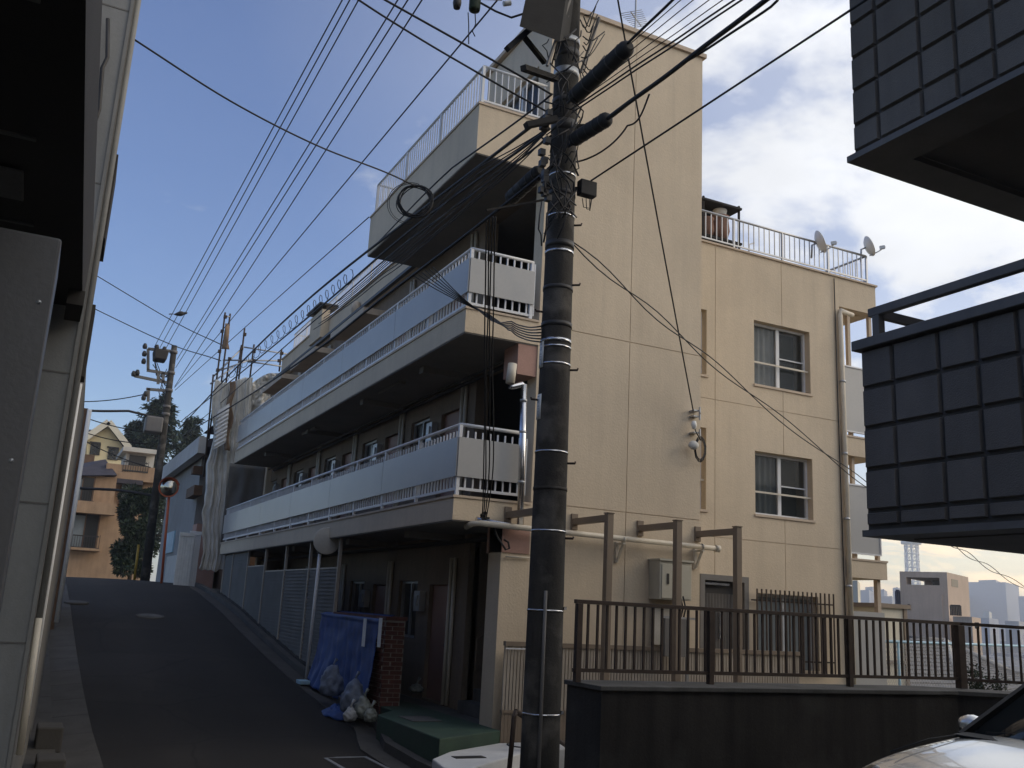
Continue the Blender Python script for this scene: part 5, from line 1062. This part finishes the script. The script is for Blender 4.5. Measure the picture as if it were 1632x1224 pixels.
# convex mirror
t = thing('traffic_mirror', (4.45, 35, .2), 'orange convex traffic mirror on a leaning orange pole near the crest', 'traffic mirror')
a = onY(258,925,35); b = onY(271,772,35); MB().tube([(a.x,35,.15), b], .045, 10).build('pole', M['orange'], t)
c = onY(269,777,34.9); ax = V((-.22,-.97,-.05)).normalized()
MB().lathe([(0,.09),(.12,.08),(.22,.05),(.3,0)], c, 26, ax).build('mirror_face', M['mirror'], t); MB().lathe([(.3,-.02),(.33,-.02),(.34,.03),(.31,.03),(.3,0)], c, 26, ax).build('rim', M['orange'], t); MB().lathe([(0,-.12),(.2,-.1),(.33,-.03)], c, 20, ax).build('back', M['orange'], t)
MB().grid(lambda u, v: c+V((.345*math.cos(.3+u*2.5), -.14*v, .345*math.sin(.3+u*2.5))), 14, 2).build('hood', M['orange'], t, solid=.012)
# ---------------------------------------------------------------- orange house
OY = 70.0; H = lambda px, py, Y=OY: onY(px, py, Y)
oh = thing('orange_house', (H(165,915).x, OY, .4), 'orange stucco house with two balconies facing down the road', 'house')
def rect(px0, px1, y0, y1, Y, dep, nm, mt, par=None):
    a, b = H(px0,(y0+y1)/2,Y), H(px1,(y0+y1)/2,Y); zt, zb_ = H((px0+px1)/2,y0,Y).z, H((px0+px1)/2,y1,Y).z
    return MB().box(a.x,b.x,Y,Y+dep,zb_,zt).build(nm, M[mt], par or oh)
rect(70,238,803,935,OY+.6,6,'wall','orange_house'); rect(100,183,757,818,OY-.4,1.2,'bay_wall','orange_house'); rect(182,250,765,812,OY+.9,5,'wall','orange_house'); rect(168,252,742,766,OY+.2,6,'terrace_parapet','orange_house')
for px0, px1, y0, y1, Y in ((112,156,818,873,OY+.5),(112,149,760,799,OY-.5),(191,226,771,806,OY+.8)):
    wi = rect(px0,px1,y0,y1,Y,.09,'window','glass_dark'); rect(px0+2,(px0+px1)/2-1,y0+3,y1-2,Y-.03,.02,'pane','frosted',wi); rect((px0+px1)/2+1,px1-5,y0+3,y1-2,Y-.03,.02,'pane','glass_dark',wi)
    for px in (px0-1, (px0+px1)/2-1, px1-1): rect(px,px+2,y0,y1,Y-.06,.05,'frame','wood',wi)
for px0, px1, y0, y1, Y in ((114,158,853,874,OY-.2),(112,150,778,799,OY-1.0),(196,236,736,752,OY+.15)):
    b_ = rect(px0,px1,y1-2,y1,Y,.06,'balcony_rail','dark_metal'); rect(px0,px1,y0,y0+2,Y,.06,'top_rail','dark_metal',b_)
    x_ = px0
    while x_ <= px1: rect(x_,x_+.8,y0,y1,Y,.04,'bar','dark_metal',b_); x_ += 4
rect(108,160,873,877,OY-.3,1,'balcony_slab','orange_house'); rect(105,185,799,818,OY-1.2,.8,'balcony_slab','orange_house')
a, b, c, d = H(100,758,OY-1), H(187,757,OY-1), H(168,732,OY+2), H(120,740,OY+3)
MB().add([a, b, c, d, V((a.x,OY+5,a.z)), V((b.x,OY+5,b.z))], [(0,1,2,3),(1,5,2),(0,3,4),(3,2,5,4),(0,4,5,1)]).build('roof', M['roof_dark'], oh)
rect(186,228,764,771,OY-.2,1.2,'awning','roof_dark'); rect(200,246,720,745,OY+5,4,'upper_wall','plaster_light'); rect(205,232,726,750,OY+4.9,.09,'window','glass_dark')
rect(196,250,714,721,OY+4,6,'upper_eaves','plaster_light')
MB().tube([H(117,800,OY-1.25),H(118,815,OY-.6),H(116,823,OY-.5)], .06, 6).build('drain_pipe', M['plaster_light'], oh)
# yellow gabled house
YY = 88.0; yh = thing('yellow_house', (H(160,730,YY).x, YY, 4), 'sunlit yellow gabled house with dark blue roof on the hill', 'house')
pl = [H(px,py,YY) for px, py in ((138,742),(138,702),(173,680),(199,716),(199,748))]
q = MB(); q.prism([(p.x,p.z) for p in pl], YY, YY+9, 'y'); q.build('wall', M['yellow_house'], yh)
l0, l1, l2 = H(130,704,YY-.6), H(173,674,YY-.6), H(206,716,YY-.6)
for a, b, nm in ((l0,l1,'roof'),(l1,l2,'roof')):
    n_ = V((-(b.z-a.z),0,b.x-a.x)).normalized()*.3; q = MB(); q.hexa([a,b,b+V((0,9.5,0)),a+V((0,9.5,0))], [a+n_,b+n_,b+n_+V((0,9.5,0)),a+n_+V((0,9.5,0))]); o = q.build(nm, M['roof_blue'], yh)
    q = MB(); q.bar(a-V((0,.05,-.1)), b-V((0,.05,-.1)), .12, .5); q.build('barge_board', M['cream_wall'], o)
a = H(112,704,YY+1); b = H(135,704,YY+1); q = MB(); q.hexa([(a.x-3,YY+.2,a.z),(b.x+1.2,YY+.2,a.z),(b.x+1.2,YY+9,a.z),(a.x-3,YY+9,a.z)], [(a.x,YY+2,H(118,676,YY).z),(b.x+3,YY+2,H(118,676,YY).z),(b.x+3,YY+7,H(118,676,YY).z),(a.x,YY+7,H(118,676,YY).z)]); q.build('roof', M['roof_blue'], yh)
MB().box(a.x-3,b.x+.6,YY+.6,YY+8,3,a.z-.01).build('wall', M['yellow_house'], yh)
for px0, px1, y0, y1 in ((144,160,706,725),(172,189,714,733)):
    def rr2(x0,x1,ya,yb,Y,d_,nm,mt,par): 
        A_, B_ = H(x0,(ya+yb)/2,Y), H(x1,(ya+yb)/2,Y); return MB().box(A_.x,B_.x,Y,Y+d_,H((x0+x1)/2,yb,Y).z,H((x0+x1)/2,ya,Y).z).build(nm, M[mt], par)
    wi = rr2(px0,px1,y0,y1,YY-.08,.07,'window','dark_metal',yh)
    for k in range(2): rr2(px0+1.5+k*(px1-px0)/2,px0+(k+1)*(px1-px0)/2-.5,y0+2,y1-1.5,YY-.1,.018,'pane','glass',wi)
    rr2(px0-1,px1+1,y0-2,y0,YY-.2,.19,'lintel','dark_metal',wi)
rr2(122,150,724,745,YY-2.0,.2,'fence','wood',yh)
# ---------------------------------------------------------------- trees
def leaves(name, mt, par, gen, count, size, flat=.5):
    q = MB()
    for i in range(count):
        p, out_ = gen(); a = V((random.gauss(0,1),random.gauss(0,1),random.gauss(0,1))).normalized(); b = (out_+a*.7).normalized(); c = b.cross(a)
        if c.length < .05: continue
        c.normalize(); s = size*random.uniform(.5,1.4); q.add([p-c*s*.35, p+b*s*.5-c*s*.1, p+b*s*1.1, p+b*s*.5+c*s*.3], [(0,1,2,3)])
    return q.build(name, M[mt], par, kind='stuff')
def conifer(px, Y, ytop, ybase, wpx, label, seed):
    random.seed(seed); b = onY(px, ybase, Y); tp = onY(px+(ybase-ytop)*.14, ytop, Y); h = tp.z-1; rad = wpx/FPX*Y*.5*1.05
    t = thing('conifer_tree', (b.x, Y, 1), label, 'tree'); MB().tube([(b.x,Y,.5),(b.x,Y,1+h*.98)], [.35,.05], 8).build('trunk', M['bark'], t)
    q = MB(); br = []
    for i in range(170):
        f = random.random()**.8; z = 1+h*(.22+.78*f); r_ = rad*(1-f)**.75*random.uniform(.65,1.12)+.25; a = random.uniform(0,6.283); e = V((b.x+r_*math.cos(a), Y+r_*math.sin(a), z-.12*r_+random.uniform(-.3,.4))); br.append((V((b.x,Y,z+.2)), e)); q.tube([br[-1][0], e], [.05,.015], 4)
    q.build('limbs', M['bark'], t, kind='stuff')
    def gen():
        s, e = random.choice(br); f = random.random()**.55; p = s.lerp(e, f); return p+V((random.gauss(0,.22),random.gauss(0,.22),random.gauss(0,.16)-.1)), (e-s).normalized()+V((0,0,-.3))
    leaves('crown', 'leaf_conifer', t, gen, 15000, .42)
conifer(238, 100, 632, 790, 150, 'dark conifer rising behind the distant utility pole', 3); conifer(292, 104, 668, 790, 80, 'smaller dark conifer right of the distant utility pole', 5); conifer(200, 103, 672, 790, 60, 'small dark conifer just right of the yellow house', 8)
def bush(px, Y, ytop, ybase, wpx, label, seed, mt='leaf', cnt=16000, size=.24, nm='evergreen_tree'):
    random.seed(seed); b = onY(px, ybase, Y); tp = onY(px, ytop, Y); h = tp.z-b.z; rad = wpx/FPX*Y*.5; t = thing(nm, tuple(b), label, 'tree' if h > 2 else 'plant'); MB().tube([b, b+V((0,0,h*.6))], [.12 if h > 2 else .03,.03], 6).build('trunk', M['bark'], t)
    cl = [(b+V((random.uniform(-.6,.6)*rad, random.uniform(-.6,.6)*rad, h*random.uniform(.12,.9))), rad*random.uniform(.28,.55)) for _ in range(26)]
    def gen():
        c, r_ = random.choice(cl); d = V((random.gauss(0,1),random.gauss(0,1),random.gauss(0,1))).normalized(); return c+d*r_*random.random()**.35, d
    leaves('crown', mt, t, gen, cnt, size)
bush(206, 62, 772, 925, 62, 'dense dark evergreen tree in front of the orange house', 11)
random.seed(21)
q = thing('yellow_guard', tuple(onY(219,915,43)), 'yellow guy wire guard slanting beside the distant pole', 'guard'); MB().tube([onY(214,925,43), onY(221,868,43)], .05, 8).build('sleeve', M['yellow_paint'], q)
# ---------------------------------------------------------------- beyond the parapet on the right
a = onZ(1262,1017,-.3); b = onZ(1640,1030,-.3); t = thing('blue_fence', tuple((a+b)/2-V((0,0,2))), 'pale blue chain link fence beyond the brown railing', 'fence')
MB().tube([a, b], .035, 8).build('top_rail', M['blue_paint'], t)
for f in (0, .36, .72, 1): p = a.lerp(b, f); MB().tube([p, p-V((0,0,1.9))], .035, 8).build('post', M['blue_paint'], t)
q = MB(); n_ = 150
for i in range(n_):
    f = i/n_; p = a.lerp(b, f)
    for s in (1, -1):
        e = a.lerp(b, min(1, max(0, f+s*.085)))-V((0,0,1.6)); q.bar(p, e, .006, .006)
q.build('mesh', M['grey_metal'], t, kind='stuff')
sh = thing('cream_shed', (19.5, 21, -4), 'cream panelled shed with brown frame below the wing balconies', 'shed')
a = onY(1401,968,20); b = onY(1443,968,20); MB().box(a.x,b.x,20,24,-5,a.z).build('wall', M['cream_wall'], sh); MB().box(a.x-.1,b.x+.1,19.9,24.1,a.z+.001,a.z+.12).build('roof', M['brown_post'], sh); MB().box(b.x-.12,b.x+.01,19.95,19.999,-5,a.z).box(a.x,b.x-.121,19.95,19.999,-.95,-.85).build('frame', M['brown_post'], sh)
# tiled roof house
th = thing('tiled_house', (27, 24, -7), 'house with weathered grey tiled roof below the parapet on the right', 'house')
TYd = 26.0
A0, A1, A2, A3 = onY(1442,1034,TYd), onY(1507,1027,TYd+1), onY(1600,1075,TYd-6), onY(1440,1130,TYd-6)
ridge0, ridge1 = onY(1450,1018,27), onY(1507,1022,27); ev0, ev1 = onY(1420,1125,20), onY(1545,1125,20); ev2 = onY(1700,1085,24)
def slope(p00, p10, p11, p01, nm, rows, cols):
    base_ = MB().add([p00,p10,p11,p01], [(0,1,2,3)]).build(nm, M['roof_tile'], th, solid=.05); nn = (p10-p00).cross(p01-p00).normalized()
    if nn.z < 0: nn = -nn
    q = MB()
    for j in range(rows):
        for i in range(cols):
            u0, u1, v0, v1 = i/cols, (i+.94)/cols, j/rows, (j+.96)/rows; P_ = lambda u, v: p00.lerp(p10,u).lerp(p01.lerp(p11,u),v)
            o_ = nn*(.04+random.uniform(0,.015)); q.hexa([P_(u0,v0)+nn*.02,P_(u1,v0)+nn*.02,P_(u1,v1)+nn*.02,P_(u0,v1)+nn*.02], [P_(u0,v0)+o_,P_(u1,v0)+o_,P_(u1,v1)+o_+nn*.03,P_(u0,v1)+o_+nn*.03])
    q.build('tiles', M['roof_tile'], base_, kind='stuff')
slope(ridge0, ridge1, ev1, ev0, 'roof', 16, 26); slope(ridge1, onY(1600,1072,25), ev2, ev1, 'roof', 14, 20)
MB().tube([ridge0, ridge1], .12, 8).build('ridge', M['roof_tile'], th); MB().tube([ridge1, ev1], .13, 8).build('hip', M['plaster_light'], th); MB().tube([ridge1, onY(1610,1070,25)], .1, 8).build('hip', M['plaster_light'], th)
MB().box(ev0.x+.3, ev1.x+1, 21.2, 28, -9, ev0.z+.1).build('wall', M['cream_wall'], th)
for k, (px, py, Y) in enumerate(((1560,1085,12.8),(1595,1100,12.4))): bush(px, Y, py-28, py+45, 46, ('leafless twiggy shrub','wiry shrub','low dark shrub','low weedy shrub')[k]+' behind the iron railing, '+('under the roof hip','at the right edge','left of the thick railing post','below the barred window')[k], 31+k, cnt=700, size=.07, nm='shrub')
# pink elevator tower building
def bldg(px0, pxc, px1, ytop, D, zb, name, mt, label, cat='building', dep=None, group=None, parent=None):
    # corner pxc towards the camera; left face px0..pxc, right face pxc..px1
    P_ = lambda px, d: (lambda r_: V((r_.x, r_.y, 0))*(d/ (V((r_.x, r_.y, 0)).length)))(ray(px, 970))
    rr_ = ray(pxc, ytop); zt_2 = rr_.z/V((rr_.x, rr_.y)).length*D
    c = P_(pxc, D); l_ = P_(px0, D*1.02); r_ = P_(px1, D*1.06); bk = l_+r_-c
    q = MB(); q.hexa([(p.x,p.y,zb) for p in (l_, c, r_, bk)], [(p.x,p.y,zt_2) for p in (l_, c, r_, bk)])
    return q.build(name, M[mt], parent, label=label if parent is None else None, cat=cat if parent is None else None, group=group), l_, c, r_, zt_2
D_ = 110; P_ = lambda px, d: (lambda r_: V((r_.x, r_.y, 0))*(d/(V((r_.x, r_.y, 0)).length)))(ray(px, 970)); Zp = lambda px, py, d: (lambda r_: r_.z/V((r_.x, r_.y)).length*d)(ray(px, py))
pk = thing('pink_tower_block', tuple(P_(1490, D_)+V((0,0,-14))), 'pinkish tower block with an open lookout at its top in the middle distance', 'building')
l_, c, r_ = P_(1436, D_*1.01), P_(1512, D_), P_(1546, D_*1.08); e_l = (l_-c); e_r = (r_-c)
zt_3, zo1, zo0 = Zp(1512,912,D_), Zp(1475,920,D_), Zp(1475,932,D_)
def slabq(f0, f1, g0, g1, z0, z1, nm, mt='pink_wall'):
    p = lambda f, g: c+e_l*f+e_r*g
    q = MB(); q.hexa([p(f0,g0)+V((0,0,z0)),p(f1,g0)+V((0,0,z0)),p(f1,g1)+V((0,0,z0)),p(f0,g1)+V((0,0,z0))], [p(f0,g0)+V((0,0,z1)),p(f1,g0)+V((0,0,z1)),p(f1,g1)+V((0,0,z1)),p(f0,g1)+V((0,0,z1))]); return q.build(nm, M[mt], pk)
slabq(0,1,0,1,-14,zo0,'shaft'); slabq(0,1,0,1,zo1,zt_3,'parapet'); slabq(0,.16,0,1,zo0+.001,zo1-.001,'pier'); slabq(.86,1,0,.2,zo0+.001,zo1-.001,'pier'); slabq(.7,.86,.75,1,zo0+.001,zo1-.001,'pier'); slabq(.3,.6,.6,.9,zo0+.001,zo1-.001,'hut','glass_dark')
slabq(-.004,-.001,.18,.48,zo0+.0,zo1,'window','glass_dark') ; slabq(.12,.92,-.012,-.001,-14,Zp(1475,946,D_),'panel'); slabq(.79,.84,-.03,-.001,Zp(1455,972,D_),Zp(1455,963,D_),'window','glass_dark')
ab = thing('low_pink_block', tuple(P_(1540, 104)+V((0,0,-14))), 'low pinkish block with roof cage right of the pink tower', 'building')
bldg(1518,1548,1562,983,103,-14,'annex','pink_wall',None,parent=ab); 
for i in range(7): p = P_(1515+i*2.7, 103.5); z0 = Zp(1520,981,103.5); MB().bar(p+V((0,0,z0)),p+V((0,0,Zp(1520,965,103.5))),.1,.1,(0,1,0)).build('cage_bar', M['dark_metal'], ab)
MB().bar(P_(1515,103.5)+V((0,0,Zp(1520,965,103.5))),P_(1531,103.5)+V((0,0,Zp(1520,965,103.5))),.15,.15).build('cage_rail', M['dark_metal'], ab); p0, p1 = P_(1555,102.5), P_(1559,102.5); MB().hexa([p0+V((0,0,Zp(1557,1002,102.5))),p1+V((0,0,Zp(1557,1002,102.5))),p1+V((.1,.3,Zp(1557,1002,102.5))),p0+V((.1,.3,Zp(1557,1002,102.5)))], [p0+V((0,0,Zp(1557,992,102.5))),p1+V((0,0,Zp(1557,992,102.5))),p1+V((.1,.3,Zp(1557,992,102.5))),p0+V((.1,.3,Zp(1557,992,102.5)))]).build('window', M['glass_dark'], ab)
# blue steel frame left of the pink tower
t = thing('gantry', tuple(P_(1431,115)+V((0,0,-6))), 'small blue steel gantry left of the pink tower block', 'gantry')
for px in (1429.5, 1434): p = P_(px,115); MB().bar(p+V((0,0,-8)), p+V((0,0,Zp(1431,942,115))), .22, .22, (0,1,0)).build('leg', M['roof_blue'], t)
MB().bar(P_(1428.5,115)+V((0,0,Zp(1431,942,115))), P_(1435,115)+V((0,0,Zp(1431,942,115))), .3, .3).build('beam', M['roof_blue'], t)
# balcony block seen under the wing
bldg(1352,1368,1372,925,60,-10,'balcony_block','cream_wall','cream balcony block glimpsed between the wing columns')
# ---------------------------------------------------------------- hazy city
CG = 'hazy city towers on the skyline'
for i, (x0, xc, x1, yt, D, mt, lb) in enumerate(((1371,1386,1392,940,1150,'city','hazy low tower at the left end of the skyline'),(1380,1392,1399,935,1500,'city_glass','hazy tower with stepped top at the left of skyline'),(1398,1410,1415,939,1300,'city','hazy block left of the skyline gap'),(1424,1432,1440,936,1400,'city','hazy slim tower just left of the pink tower'),(1405,1422,1426,950,1200,'city_glass','hazy low block between the two left towers'),
        (1512,1530,1545,944,1450,'city_glass','hazy curved roof block right of the pink tower'),(1544,1605,1626,928,1500,'city','widest hazy tower block on the skyline'),(1562,1590,1600,924,1650,'city_glass','hazy raised core behind the widest tower block'),(1624,1650,1668,950,1400,'city','hazy block at the right edge of the skyline'),(1545,1575,1590,985,700,'city','hazy low rise in front of the widest tower'),(1600,1622,1640,990,650,'city_glass','hazy low rise at the right below the widest tower'),(1566,1576,1580,974,800,'plaster_light','pale hazy low rise below the widest tower block'))):
    bldg(x0, xc, x1, yt, D, -27, 'city_tower', mt, lb, 'building', group=CG)
p = P_(1530, 1440); rad = (P_(1512,1440)-P_(1545,1440)).length/2
MB().lathe([(rad*.98,Zp(1530,945,1440)),(rad*.8,Zp(1530,940,1440)),(rad*.45,Zp(1530,936,1440)),(0,Zp(1530,935,1440))], p, 24).build('city_dome', M['city_glass'], label='hazy dome roof on the curved block right of the pink tower', cat='dome')
random.seed(5); q = MB()
for i in range(260):
    D = random.uniform(260, 2000); px = random.uniform(1340, 1780); p = P_(px, D); w_ = random.uniform(8,22); h = random.uniform(6,18)+(D > 900)*random.uniform(0,14); q.box(p.x-w_/2,p.x+w_/2,p.y-w_/2,p.y+w_/2,-27,-26+h)
q.build('city_blocks', M['city'], label='mass of hazy low rise roofs spreading to the skyline', cat='buildings', kind='stuff')
# lattice mast
t = thing('lattice_tower', tuple(P_(1457,1000)+V((0,0,-26))), 'pale lattice communication tower rising behind the pink tower block', 'tower')
p = P_(1457,1000); zt4 = Zp(1457,838,1000); R0 = 7.2
for k in range(8): a = k*math.pi/4; q = MB(); q.tube([p+V((R0*math.cos(a),R0*math.sin(a),-26)), p+V((R0*.8*math.cos(a),R0*.8*math.sin(a),zt4))], .55, 5); q.build('leg', M['white_siding'], t)
q = MB(); z = -20
while z < zt4: q.lathe([(R0*.95,z),(R0*.95,z+.8)], p, 12); z += 6.5
for k in range(8):
    a, b = k*math.pi/4, (k+1)*math.pi/4; z = -20
    while z < zt4-7: r_ = R0*.92; q.bar(p+V((r_*math.cos(a),r_*math.sin(a),z)), p+V((r_*math.cos(b),r_*math.sin(b),z+6.5)), .4, .4); q.bar(p+V((r_*math.cos(b),r_*math.sin(b),z)), p+V((r_*math.cos(a),r_*math.sin(a),z+6.5)), .4, .4); z += 6.5
q.build('bracing', M['white_siding'], t, kind='stuff')
q = MB()
for z in (Zp(1457,865,1000), zt4): q.lathe([(0,z-1.5),(R0*1.25,z-1.5),(R0*1.3,z),(R0*1.3,z+1),(0,z+1)], p, 20)
q.build('platform', M['white_siding'], t)
# ---------------------------------------------------------------- haze
hz = MB().box(-3050, 2560, -3050, 2560, -31, 104).build('haze', bpy.data.materials.new('haze'), kind='stuff', label='thin even haze filling the air', cat='haze')
hm = hz.data.materials[0]; hm.use_nodes = True; hn = hm.node_tree.nodes; hn.clear(); ho = hn.new('ShaderNodeOutputMaterial'); pv = hn.new('ShaderNodeVolumePrincipled')
pv.inputs['Color'].default_value = (.86,.9,.97,1); pv.inputs['Density'].default_value = .0005; pv.inputs['Anisotropy'].default_value = .3
hm.node_tree.links.new(pv.outputs[0], ho.inputs['Volume'])
